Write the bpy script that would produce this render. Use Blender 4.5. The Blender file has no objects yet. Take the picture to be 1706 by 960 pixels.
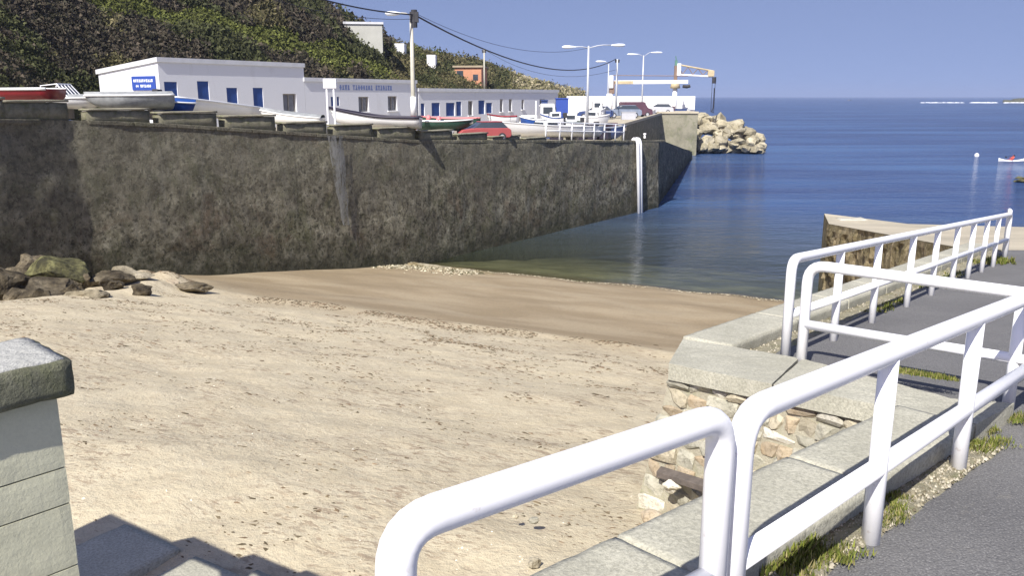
import bpy, bmesh, math, random
import numpy as np
from mathutils import Vector, Matrix, noise
from math import radians as R, sin, cos, tan, pi, atan

random.seed(7)
S = bpy.context.scene
COL = S.collection

# ------------------------------------------------------------------ camera, sky, sun, exposure
FPX = 1400.0; PITCH = R(12.87); CAMZ = 8.0
cam_d = bpy.data.cameras.new('camera'); cam = bpy.data.objects.new('camera', cam_d); COL.objects.link(cam)
cam_d.sensor_width = 36; cam_d.lens = FPX / 1706 * 36
cam_d.clip_start = 0.05; cam_d.clip_end = 30000
cam.location = (0, 0, CAMZ); cam.rotation_euler = (R(90) - PITCH, 0, 0)
S.camera = cam
SUN_AZ = R(180 + 24); SUN_EL = R(46)          # clockwise from +Y: the sun stands behind the camera, to the left
W = bpy.data.worlds.new('World'); S.world = W; W.use_nodes = True
wn = W.node_tree; bg = wn.nodes['Background']
sky = wn.nodes.new('ShaderNodeTexSky'); sky.sky_type = 'NISHITA'; sky.sun_disc = False
sky.sun_elevation = SUN_EL; sky.sun_rotation = SUN_AZ
sky.air_density = 1.2; sky.dust_density = 0.5; sky.ozone_density = 3.0
stc = wn.nodes.new('ShaderNodeTexCoord'); sva = wn.nodes.new('ShaderNodeVectorMath'); sva.operation = 'ADD'; sva.inputs[1].default_value = (0, 0, .38)
svn = wn.nodes.new('ShaderNodeVectorMath'); svn.operation = 'NORMALIZE'      # clear blue air right down to the horizon
wn.links.new(stc.outputs['Generated'], sva.inputs[0]); wn.links.new(sva.outputs[0], svn.inputs[0]); wn.links.new(svn.outputs[0], sky.inputs[0])
tint = wn.nodes.new('ShaderNodeMix'); tint.data_type = 'RGBA'; tint.blend_type = 'MULTIPLY'
tint.inputs[0].default_value = 1.0; tint.inputs[7].default_value = (1.14, 0.90, .93, 1)
wn.links.new(sky.outputs[0], tint.inputs[6]); wn.links.new(tint.outputs[2], bg.inputs[0])
bg.inputs[1].default_value = 0.100
sd = bpy.data.lights.new('sun', 'SUN'); sd.energy = 4.6; sd.angle = R(0.5); sd.color = (1.0, 0.955, 0.88)
sun = bpy.data.objects.new('sun', sd); COL.objects.link(sun)
sdir = Vector((sin(R(24)) * cos(SUN_EL), cos(R(24)) * cos(SUN_EL), -sin(SUN_EL)))   # travel direction of light
sun.rotation_euler = sdir.to_track_quat('-Z', 'Y').to_euler(); sun.location = (-20, -40, 60)
S.view_settings.view_transform = 'Standard'; S.view_settings.look = 'None'
S.view_settings.exposure = 0.72; S.view_settings.gamma = 1.0
S.cycles.max_bounces = 6; S.cycles.transparent_max_bounces = 12
S.cycles.caustics_reflective = False; S.cycles.caustics_refractive = False

# ------------------------------------------------------------------ measuring helpers (photo pixel -> place)
def ray(px, py):
    xn = (px - 853) / FPX; yn = (py - 480) / FPX
    return Vector((xn, cos(PITCH) - yn * sin(PITCH), -(sin(PITCH) + yn * cos(PITCH))))
def atF(px, py, F):
    r = ray(px, py); return r * (F / r.y) + Vector((0, 0, CAMZ))
def atz(px, py, z):
    r = ray(px, py); return r * ((z - CAMZ) / r.z) + Vector((0, 0, CAMZ))
PATH_H, PATH_S = 1.555, 0.09
def path_z(F): return CAMZ - (PATH_H + PATH_S * F)
def atpath(px, py, up=0.0):
    r = ray(px, py); t = (PATH_H - up) / (-r.z - PATH_S * r.y); return r * t + Vector((0, 0, CAMZ))
def on_plane(px, py, o, d):
    """intersection with the vertical plane through o along d -> (s, z)"""
    r = ray(px, py); n = Vector((d[1], -d[0], 0)); t = (n.x * o[0] + n.y * o[1]) / (n.x * r.x + n.y * r.y)
    p = r * t; return ((p.x - o[0]) * d[0] + (p.y - o[1]) * d[1], p.z + CAMZ)
def lerp(a, b, t): return a + (b - a) * t
def interp(x, xs, ys): return float(np.interp(x, xs, ys))

# ------------------------------------------------------------------ materials
MATS = {}
class NT:
    def __init__(s, name):
        s.m = bpy.data.materials.new(name); s.m.use_nodes = True; s.t = s.m.node_tree
        s.b = s.t.nodes['Principled BSDF']; s.out = s.t.nodes['Material Output']; MATS[name] = s.m
        s.tc = s.n('ShaderNodeTexCoord')
    def n(s, typ, **kw):
        x = s.t.nodes.new(typ)
        for k, v in kw.items(): setattr(x, k, v)
        return x
    def l(s, a, b): s.t.links.new(a, b)
    def mapv(s, scale=(1, 1, 1), src='Object'):
        mp = s.n('ShaderNodeMapping'); mp.inputs['Scale'].default_value = scale
        s.l(s.tc.outputs[src], mp.inputs[0]); return mp.outputs[0]
    def noise(s, scale, detail=5, rough=.6, vec=None, dist=0.0):
        x = s.n('ShaderNodeTexNoise'); x.inputs['Scale'].default_value = scale
        x.inputs['Detail'].default_value = detail; x.inputs['Roughness'].default_value = rough
        x.inputs['Distortion'].default_value = dist
        s.l(vec if vec is not None else s.tc.outputs['Object'], x.inputs['Vector']); return x.outputs['Fac']
    def voro(s, scale, vec=None, feature='F1', out='Distance'):
        x = s.n('ShaderNodeTexVoronoi', feature=feature); x.inputs['Scale'].default_value = scale
        s.l(vec if vec is not None else s.tc.outputs['Object'], x.inputs['Vector']); return x.outputs[out]
    def ramp(s, fac, pts):
        r = s.n('ShaderNodeValToRGB'); e = r.color_ramp.elements
        while len(e) < len(pts): e.new(0.5)
        for i, (p, c) in enumerate(pts):
            e[i].position = p; e[i].color = (c, c, c, 1) if isinstance(c, (int, float)) else (*c, 1)
        s.l(fac, r.inputs[0]); return r.outputs[0]
    def mix(s, fac, a, b, mode='MIX'):
        x = s.n('ShaderNodeMix', data_type='RGBA', blend_type=mode)
        for i, v in ((0, fac), (6, a), (7, b)):
            sock = x.inputs[i]
            if isinstance(v, bpy.types.NodeSocket): s.l(v, sock)
            elif isinstance(v, (int, float)): sock.default_value = v if i == 0 else (v, v, v, 1)
            else: sock.default_value = (*v, 1)
        return x.outputs[2]
    def math(s, op, a, b=None, clamp=False):
        x = s.n('ShaderNodeMath', operation=op, use_clamp=clamp)
        for i, v in enumerate((a, b)):
            if v is None: continue
            if isinstance(v, (int, float)): x.inputs[i].default_value = v
            else: s.l(v, x.inputs[i])
        return x.outputs[0]
    def bump(s, h, strength=.4, dist=.02, prev=None):
        x = s.n('ShaderNodeBump'); x.inputs['Strength'].default_value = strength; x.inputs['Distance'].default_value = dist
        s.l(h, x.inputs['Height'])
        if prev is not None: s.l(prev, x.inputs['Normal'])
        return x.outputs[0]
    def fin(s, col=None, rough=None, nrm=None, metal=None, spec=None):
        if col is not None:
            if isinstance(col, tuple): s.b.inputs['Base Color'].default_value = (*col, 1)
            else: s.l(col, s.b.inputs['Base Color'])
        if rough is not None:
            if isinstance(rough, (int, float)): s.b.inputs['Roughness'].default_value = rough
            else: s.l(rough, s.b.inputs['Roughness'])
        if nrm is not None: s.l(nrm, s.b.inputs['Normal'])
        if metal is not None: s.b.inputs['Metallic'].default_value = metal
        if spec is not None: s.b.inputs['Specular IOR Level'].default_value = spec
        return s.m

def m_simple(name, c, rough=.6, var=.15, scale=6, bump=.15, metal=0.0, spec=.5):
    t = NT(name); f = t.noise(scale, 5, .65)
    a = tuple(x * (1 - var) for x in c); b = tuple(min(1, x * (1 + var)) for x in c)
    return t.fin(t.ramp(f, [(.3, a), (.7, b)]), rough, t.bump(t.noise(scale * 4), bump, .01), metal, spec)

def m_concrete(name, c, dark, scale=1.0, speck=.5, moss=None, bumpd=.006, lichen=0.0):
    t = NT(name)
    big = t.noise(1.6 * scale, 6, .65); fine = t.noise(60 * scale, 4, .7); sp = t.voro(110 * scale)
    col = t.ramp(big, [(.28, dark), (.55, c), (.8, tuple(min(1, x * 1.15) for x in c))])
    col = t.mix(t.ramp(fine, [(.35, speck), (.6, 0.0)]), col, tuple(x * .55 for x in c))
    col = t.mix(t.ramp(sp, [(.05, speck * .8), (.22, 0.0)]), col, tuple(min(1, x * 1.5) for x in c))
    if lichen:
        col = t.mix(t.ramp(t.noise(9 * scale, 5, .7), [(.58, 0.0), (.66, lichen)]), col, (.5, .48, .40))
    if moss:
        col = t.mix(t.ramp(t.noise(2.3 * scale, 6, .7, dist=.6), [(.5, 0.0), (.68, .75)]), col, moss)
    nrm = t.bump(fine, .5, bumpd); nrm = t.bump(t.noise(9 * scale, 6, .7), .5, bumpd * 3, nrm)
    return t.fin(col, .92, nrm, spec=.2)

M = {}
M['concrete'] = m_concrete('coping_concrete', (.47, .455, .37), (.33, .32, .255), 1.0, .85, None, .008, .3)
M['concrete_pale'] = m_concrete('pale_concrete', (.56, .55, .40), (.47, .46, .33), 2.0, .14, None, .0015, .12)
M['concrete_dark'] = m_concrete('weathered_granite', (.20, .20, .145), (.085, .088, .06), 2.5, .8, (.12, .13, .06), .012)
M['granite_top'] = m_concrete('pale_granite', (.50, .50, .47), (.36, .36, .33), 2.5, .65, None, .01)
M['quay_concrete'] = m_concrete('quay_concrete', (.30, .28, .21), (.16, .155, .11), .35, .2, (.13, .15, .07), .03)
M['parapet'] = m_concrete('parapet_stone', (.24, .225, .16), (.10, .098, .07), 2.0, .3, (.13, .14, .06), .03)
M['slip_concrete'] = m_concrete('slipway_concrete', (.46, .41, .31), (.33, .30, .23), .3, .2, None, .01)
M['grey_panel'] = m_simple('grey_render', (.42, .42, .38), .9, .1, .6, .1)
M['mortar'] = m_concrete('mortar', (.42, .39, .30), (.30, .27, .20), 3, .4, (.26, .26, .16), .012)

def m_white(name, c=(.80, .80, .79), stain=(.45, .40, .30), rough=.45, k=.35, scale=2.5):
    t = NT(name)
    f = t.noise(scale, 6, .7, vec=t.mapv((1, 1, .35)))
    col = t.mix(t.ramp(f, [(.56, 0.0), (.78, k)]), c, stain)
    col = t.mix(t.ramp(t.noise(22, 4, .6), [(.66, 0.0), (.72, k * .9)]), col, (.30, .17, .09))
    return t.fin(col, rough, t.bump(t.noise(30, 3), .12, .003))
M['rail'] = m_white('railing_paint', (.84, .84, .85), (.62, .60, .52), .38, .28, 3.0)
M['plaster'] = m_white('white_plaster', (.80, .80, .80), (.62, .60, .56), .8, .25, .5)
M['plaster_old'] = m_white('old_white_plaster', (.66, .67, .70), (.45, .44, .43), .85, .45, .6)
M['boat_white'] = m_white('white_gelcoat', (.78, .78, .77), (.5, .5, .45), .3, .25, 1.5)
M['lamp_metal'] = m_simple('galvanised_steel', (.50, .52, .55), .5, .1, 3, .05, .2)
M['pole_wood'] = m_simple('pole_concrete', (.50, .48, .40), .85, .12, 2, .1)
M['dark_wood'] = m_simple('weathered_wood', (.26, .24, .21), .8, .2, 3, .2)
M['lamp_glass'] = m_simple('lamp_cover', (.78, .82, .86), .2, .05, 3, .0)
M['blue'] = m_simple('blue_shutter_paint', (.012, .05, .21), .55, .15, 3, .05)
M['signblue'] = m_simple('sign_blue', (.03, .07, .32), .5, .06, 3, .0)
M['lettering'] = m_simple('white_lettering', (.75, .78, .85), .5, .05, 3, .0)
M['lettering_blue'] = m_simple('faded_blue_lettering', (.22, .28, .50), .7, .15, 3, .0)
M['red'] = m_simple('red_boat_paint', (.22, .010, .018), .4, .15, 2, .05)
M['red_car'] = m_simple('red_car_paint', (.36, .08, .08), .3, .08, 2, .0)
M['green'] = m_simple('dark_green_paint', (.022, .065, .045), .5, .2, 2, .05)
M['navy'] = m_simple('navy_paint', (.03, .055, .16), .4, .2, 2, .05)
M['boat_blue'] = m_simple('blue_boat_paint', (.02, .07, .27), .4, .15, 2, .05)
M['boat_grey'] = m_simple('grey_boat_cover', (.27, .28, .28), .7, .3, 4, .3)
M['dark'] = m_simple('dark_rubber', (.03, .03, .035), .7, .2, 5, .1)
M['glass'] = m_simple('dark_glass', (.05, .06, .075), .08, .1, 1, .0)
M['curtain_glass'] = m_simple('curtained_glass', (.16, .16, .17), .25, .3, 1.5, .0)
M['crane_yellow'] = m_simple('faded_yellow_paint', (.50, .41, .25), .5, .2, 1.5, .05)
M['crane_rust'] = m_simple('rusty_brown_paint', (.22, .15, .11), .7, .25, 1.5, .1)
M['crane_green'] = m_simple('crane_green_paint', (.10, .22, .17), .6, .2, 1.5, .05)
M['maroon'] = m_simple('maroon_paint', (.12, .06, .08), .4, .2, 2, .0)
M['grey_blue'] = m_simple('grey_blue_paint', (.22, .26, .34), .4, .2, 2, .0)
M['silver'] = m_simple('silver_car_paint', (.45, .46, .50), .3, .08, 2, .0)
M['rubber'] = M['dark']
M['terracotta'] = m_simple('terracotta_render', (.50, .24, .14), .85, .15, .8, .2)
M['pink'] = m_simple('pink_buoy', (.65, .22, .22), .5, .1, 3, .0)
M['rust'] = m_simple('rusted_steel', (.12, .10, .085), .85, .35, 14, .5)
M['skin'] = m_simple('skin', (.50, .28, .20), .6, .05, 3, .0)
M['redshirt'] = m_simple('red_vest', (.55, .10, .07), .8, .1, 6, .1)
M['cable'] = m_simple('black_cable', (.02, .02, .03), .6, .1, 6, .0)
M['roofgrey'] = m_simple('roof_cement', (.55, .56, .58), .8, .1, 1.2, .1)

def m_asphalt():
    t = NT('asphalt')
    v = t.voro(75); n1 = t.noise(110, 3, .75); big = t.noise(.9, 5, .6)
    base = t.ramp(big, [(.3, (.125, .123, .122)), (.7, (.175, .172, .168))])
    col = t.mix(t.ramp(v, [(.1, .6), (.42, 0.0)]), base, (.31, .305, .295))
    col = t.mix(t.ramp(n1, [(.38, .7), (.52, 0.0)]), col, (.055, .055, .06))
    col = t.mix(t.ramp(t.noise(5, 5, .7), [(.62, 0.0), (.75, .35)]), col, (.28, .26, .22))
    nrm = t.bump(v, .6, .006); nrm = t.bump(n1, .4, .004, nrm)
    return t.fin(col, .9, nrm, spec=.25)
M['asphalt'] = m_asphalt()

WX, WF, WC = .44, .898, 34.2       # distance inland from the water line: w = WC - WX*x - WF*y
def m_sand():
    t = NT('beach_sand')
    geo = t.n('ShaderNodeNewGeometry'); sep = t.n('ShaderNodeSeparateXYZ'); t.l(geo.outputs['Position'], sep.inputs[0])
    P = geo.outputs['Position']
    w = t.math('SUBTRACT', WC, t.math('ADD', t.math('MULTIPLY', sep.outputs[0], WX), t.math('MULTIPLY', sep.outputs[1], WF)))
    wob = t.math('MULTIPLY', t.math('SUBTRACT', t.noise(.35, 5, .6, vec=P), .5), 4.5)
    w2 = t.math('ADD', w, wob)
    fine = t.noise(14, 6, .75, vec=P); mid = t.noise(2.2, 5, .65, vec=P); grain = t.noise(260, 2, .6, vec=P)
    dry = t.ramp(mid, [(.3, (.465, .40, .275)), (.55, (.515, .452, .32)), (.8, (.555, .495, .36))])
    dry = t.mix(t.ramp(fine, [(.38, .45), (.47, 0.0)]), dry, (.36, .285, .20))
    dry = t.mix(t.ramp(grain, [(.62, 0.0), (.75, .45)]), dry, (.68, .62, .50))
    # lines of fine weed and shell debris left by the tide, running along the beach
    mp = t.n('ShaderNodeMapping'); mp.inputs['Rotation'].default_value = (0, 0, R(26)); t.l(P, mp.inputs[0])
    st = t.n('ShaderNodeMapping'); st.inputs['Scale'].default_value = (1.0, 3.2, 1.0); t.l(mp.outputs[0], st.inputs[0])
    deb = t.noise(4.2, 7, .72, vec=st.outputs[0], dist=.4)
    spot = t.voro(7.5, vec=st.outputs[0])
    band = t.ramp(t.noise(.55, 4, .6, vec=P), [(.46, 0.0), (.54, 1.0)])
    deb2 = t.noise(8.5, 6, .75, vec=st.outputs[0], dist=.6)
    debris = t.math('MAXIMUM', t.math('MULTIPLY', t.ramp(deb, [(.545, 0.0), (.575, .65)]), band), t.math('MULTIPLY', t.ramp(deb2, [(.570, 0.0), (.595, .8)]), t.ramp(t.noise(1.1, 4, .6, vec=P), [(.44, .25), (.54, .9)])))
    debris = t.math('MAXIMUM', debris, t.math('MULTIPLY', t.ramp(spot, [(.10, 1.0), (.2, 0.0)]), t.ramp(t.noise(.8, 4, .6, vec=P), [(.45, 0.0), (.6, .7)])))
    dry = t.mix(debris, dry, (.24, .175, .12))
    ws = t.n('ShaderNodeMapping'); ws.inputs['Scale'].default_value = (.45, 1.0, 1.0); t.l(mp.outputs[0], ws.inputs[0])
    wet = t.ramp(t.noise(.7, 4, .5, vec=ws.outputs[0]), [(.38, (.265, .208, .13)), (.5, (.305, .242, .155)), (.62, (.35, .285, .188))])
    wet = t.mix(t.ramp(fine, [(.38, .5), (.49, 0.0)]), wet, (.20, .15, .095))
    wet = t.mix(t.ramp(t.noise(30, 4, .7, vec=P), [(.56, 0.0), (.63, .3)]), wet, (.42, .355, .25))
    dark = t.mix(t.ramp(fine, [(.4, .3), (.6, 0.0)]), (.15, .115, .072), (.07, .06, .035))
    fwet = t.math('DIVIDE', t.math('SUBTRACT', w2, 15.4), 3.4, clamp=True)
    fdark = t.math('DIVIDE', t.math('SUBTRACT', t.math('ADD', w, t.math('MULTIPLY', wob, .25)), .1), 1.1, clamp=True)
    col = t.mix(fwet, wet, dry)
    col = t.mix(fdark, dark, col)
    under = t.math('DIVIDE', t.math('SUBTRACT', -.3, w), 1.5, clamp=True)      # paler sandy bed under the shallows
    col = t.mix(under, col, t.ramp(t.noise(.5, 4, .6, vec=P), [(.4, (.15, .14, .09)), (.6, (.30, .27, .18))]))
    nrm = t.bump(fine, .6, .03)
    nrm = t.bump(t.noise(5.5, 5, .7, vec=P), .5, .06, nrm)
    rough = t.math('ADD', t.math('MULTIPLY', fdark, .4), .5)
    return t.fin(col, rough, nrm, spec=.2)
M['sand'] = m_sand()

def m_sea():
    t = NT('sea_water')
    t.t.nodes.remove(t.b)
    geo = t.n('ShaderNodeNewGeometry'); P = geo.outputs['Position']
    sep = t.n('ShaderNodeSeparateXYZ'); t.l(P, sep.inputs[0])
    w = t.math('SUBTRACT', t.math('ADD', t.math('MULTIPLY', sep.outputs[0], WX), t.math('MULTIPLY', sep.outputs[1], WF)), WC)
    depth = t.math('MAXIMUM', w, 0.0)
    # share of light scattered back by the water column, growing with its depth
    fac = t.math('SUBTRACT', 1.0, t.math('POWER', 2.718, t.math('MULTIPLY', depth, -0.085)))
    m1 = t.n('ShaderNodeMapping'); m1.inputs['Rotation'].default_value = (0, 0, R(12)); m1.inputs['Scale'].default_value = (.55, 1.0, 1); t.l(P, m1.inputs[0])
    n1 = t.noise(1.6, 5, .62, vec=m1.outputs[0], dist=.3)
    m2 = t.n('ShaderNodeMapping'); m2.inputs['Rotation'].default_value = (0, 0, R(-9)); m2.inputs['Scale'].default_value = (.35, 1.0, 1); t.l(P, m2.inputs[0])
    n2 = t.noise(.16, 6, .62, vec=m2.outputs[0])
    calm = t.math('DIVIDE', t.math('ADD', w, 2.0), 26.0, clamp=True)
    h = t.math('ADD', t.math('MULTIPLY', n1, t.math('ADD', t.math('MULTIPLY', calm, .17), .003)), t.math('MULTIPLY', n2, t.math('MULTIPLY', calm, 1.0)))
    b = t.n('ShaderNodeBump'); b.inputs['Strength'].default_value = 1.0; b.inputs['Distance'].default_value = 1.0; t.l(h, b.inputs['Height'])
    m3 = t.n('ShaderNodeMapping'); m3.inputs['Scale'].default_value = (.010, .060, 1); t.l(P, m3.inputs[0])
    patch = t.noise(1.0, 6, .65, vec=m3.outputs[0])
    body = t.ramp(patch, [(.38, (.024, .044, .125)), (.5, (.036, .072, .178)), (.60, (.052, .108, .235))])
    near = t.mix(t.math('DIVIDE', w, 30.0, clamp=True), (.085, .098, .058), body)
    dif = t.n('ShaderNodeBsdfDiffuse'); t.l(near, dif.inputs[0])
    tr = t.n('ShaderNodeBsdfTransparent'); tr.inputs[0].default_value = (.80, .85, .72, 1)
    mx = t.n('ShaderNodeMixShader'); t.l(fac, mx.inputs[0]); t.l(tr.outputs[0], mx.inputs[1]); t.l(dif.outputs[0], mx.inputs[2])
    gl = t.n('ShaderNodeBsdfGlossy'); gl.inputs['Roughness'].default_value = .06; t.l(b.outputs[0], gl.inputs['Normal'])
    fr = t.n('ShaderNodeFresnel'); fr.inputs[0].default_value = 1.33; t.l(b.outputs[0], fr.inputs['Normal'])
    mx2 = t.n('ShaderNodeMixShader'); t.l(t.math('MINIMUM', fr.outputs[0], .55), mx2.inputs[0]); t.l(mx.outputs[0], mx2.inputs[1]); t.l(gl.outputs[0], mx2.inputs[2])
    t.l(mx2.outputs[0], t.out.inputs[0]); return t.m
M['sea'] = m_sea()

def m_quaywall():
    t = NT('mossy_quay_masonry')
    geo = t.n('ShaderNodeNewGeometry'); P = geo.outputs['Position']; sep = t.n('ShaderNodeSeparateXYZ'); t.l(P, sep.inputs[0])
    nb = t.noise(.28, 6, .65, vec=P, dist=.5); nm = t.noise(1.9, 7, .78, vec=P); nf = t.noise(5.5, 7, .8, vec=P)
    col = t.ramp(nm, [(.36, (.075, .068, .050)), (.46, (.20, .182, .128)), (.54, (.31, .288, .21)), (.66, (.48, .45, .35))])
    col = t.mix(t.ramp(nb, [(.42, 0.0), (.62, .6)]), col, (.135, .115, .088), 'MIX')
    col = t.mix(t.ramp(t.noise(.9, 7, .75, vec=P, dist=1.0), [(.50, 0.0), (.62, .6)]), col, (.11, .115, .055))
    col = t.mix(t.ramp(t.noise(.5, 6, .7, vec=P, dist=.8), [(.56, 0.0), (.68, .5)]), col, (.15, .085, .05))
    # run-off streaks, long in the vertical
    mp = t.n('ShaderNodeMapping'); mp.inputs['Scale'].default_value = (1, 1, .10); t.l(P, mp.inputs[0])
    col = t.mix(t.ramp(t.noise(2.4, 5, .7, vec=mp.outputs[0]), [(.52, 0.0), (.68, .55)]), col, (.25, .24, .20))
    col = t.mix(t.ramp(t.noise(1.8, 5, .7, vec=mp.outputs[0], dist=.3), [(.30, .6), (.42, 0.0)]), col, (.03, .03, .025))
    col = t.mix(t.ramp(nf, [(.40, .8), (.48, 0.0)]), col, (.035, .033, .025))
    col = t.mix(t.ramp(t.voro(2.6, vec=P), [(.12, .55), (.3, 0.0)]), col, (.05, .05, .036))
    col = t.mix(t.ramp(t.noise(11, 6, .8, vec=P), [(.55, 0.0), (.64, .5)]), col, (.36, .34, .27))
    # tide band of dark weed at the foot
    wl = t.math('MAXIMUM', t.math('SUBTRACT', WC, t.math('ADD', t.math('MULTIPLY', sep.outputs[0], WX), t.math('MULTIPLY', sep.outputs[1], WF))), 0.0)
    zl = t.math('SUBTRACT', sep.outputs[2], t.math('MULTIPLY', wl, .135))
    foot = t.math('SUBTRACT', 1.0, t.math('DIVIDE', t.math('SUBTRACT', t.math('ADD', zl, t.math('MULTIPLY', nm, 1.6)), .9), 1.6, clamp=True))
    col = t.mix(t.math('MULTIPLY', foot, .7), col, (.035, .038, .022))
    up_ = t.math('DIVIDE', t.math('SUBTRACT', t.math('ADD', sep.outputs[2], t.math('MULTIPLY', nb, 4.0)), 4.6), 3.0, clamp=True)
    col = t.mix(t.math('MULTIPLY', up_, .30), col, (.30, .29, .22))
    nrm = t.bump(nf, 1.0, .12); nrm = t.bump(nm, .9, .22, nrm)
    return t.fin(col, .95, nrm, spec=.15)
M['quaywall'] = m_quaywall()
def m_streak():
    t = NT('lime_streak'); f = t.noise(1.8, 7, .75, vec=t.mapv((1.2, 1.2, .5)))
    t.fin(t.ramp(f, [(.35, (.16, .16, .145)), (.65, (.30, .30, .28))]), .9, t.bump(t.noise(6, 5, .7), .6, .05), spec=.1)
    t.l(t.ramp(t.noise(2.6, 7, .78, vec=t.mapv((1.5, 1.5, .35))), [(.40, 0.0), (.52, .85)]), t.b.inputs['Alpha']); return t.m
M['streak'] = m_streak()

def m_stone(name, pts, scale=6, bump=.02):
    t = NT(name); oi = t.n('ShaderNodeObjectInfo')
    mp = t.n('ShaderNodeVectorMath', operation='ADD'); t.l(t.tc.outputs['Object'], mp.inputs[0]); t.l(oi.outputs['Location'], mp.inputs[1])
    f = t.noise(scale, 6, .7, vec=mp.outputs[0])
    col = t.ramp(f, pts)
    rnd = t.ramp(oi.outputs['Random'], [(0, .72), (1, 1.12)])
    col = t.mix(1.0, col, rnd, 'MULTIPLY')
    col = t.mix(t.ramp(t.noise(scale * 5, 4, .7, vec=mp.outputs[0]), [(.38, .5), (.5, 0.0)]), col, tuple(x * .45 for x in pts[0][1]))
    nrm = t.bump(t.noise(scale * 3, 6, .75, vec=mp.outputs[0]), .8, bump)
    return t.fin(col, .9, nrm, spec=.2)
M['stone_tan'] = m_stone('tan_stone', [(.3, (.40, .35, .25)), (.5, (.47, .42, .31)), (.7, (.54, .49, .38))])
M['stone_grey'] = m_stone('grey_stone', [(.3, (.33, .32, .25)), (.5, (.42, .40, .32)), (.7, (.50, .48, .40))])
M['stone_orange'] = m_stone('orange_stone', [(.3, (.40, .31, .20)), (.5, (.46, .38, .27)), (.7, (.52, .45, .34))])
M['stone_white'] = m_stone('pale_stone', [(.3, (.50, .47, .38)), (.5, (.60, .57, .48)), (.7, (.70, .68, .60))])
M['rock_pale'] = m_stone('breakwater_rock', [(.3, (.22, .19, .12)), (.5, (.38, .34, .24)), (.7, (.52, .47, .36))], .8, .2)
M['rock_dark'] = m_stone('dark_shore_rock', [(.36, (.045, .036, .024)), (.5, (.12, .098, .064)), (.66, (.26, .22, .15))], 1.6, .1)
M['rock_tan'] = m_stone('sandy_rock', [(.38, (.17, .145, .10)), (.5, (.30, .26, .18)), (.64, (.42, .37, .27))], 1.6, .1)
M['rock_green'] = m_stone('weedy_rock', [(.40, (.04, .038, .022)), (.5, (.09, .085, .04)), (.60, (.18, .175, .08))], 1.8, .1)
M['jetty_stone'] = m_stone('jetty_masonry', [(.3, (.10, .085, .04)), (.48, (.22, .18, .10)), (.7, (.38, .31, .20))], 1.6, .1)

def m_vcol(name, rough=.85, trans=0.0):
    t = NT(name); a = t.n('ShaderNodeAttribute', attribute_name='Col')
    return t.fin(a.outputs['Color'], rough, spec=.1)
M['leaf'] = m_vcol('shrub_foliage')
M['weed'] = m_vcol('dried_seaweed')
def m_hill():
    t = NT('hill_soil'); geo = t.n('ShaderNodeNewGeometry'); P = geo.outputs['Position']
    f = t.noise(.25, 7, .7, vec=P)
    col = t.ramp(f, [(.3, (.028, .028, .017)), (.5, (.055, .057, .028)), (.7, (.085, .085, .042))])
    return t.fin(col, .95, t.bump(t.noise(1.5, 6, .7, vec=P), .8, .4), spec=.1)
M['hill'] = m_hill()
M['foam'] = m_simple('sea_foam', (.8, .82, .84), .8, .05, 2, .0)
M['gravel'] = m_concrete('gravel_strip', (.36, .33, .24), (.20, .18, .11), 3.0, .8, (.16, .17, .06), .02)

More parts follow.
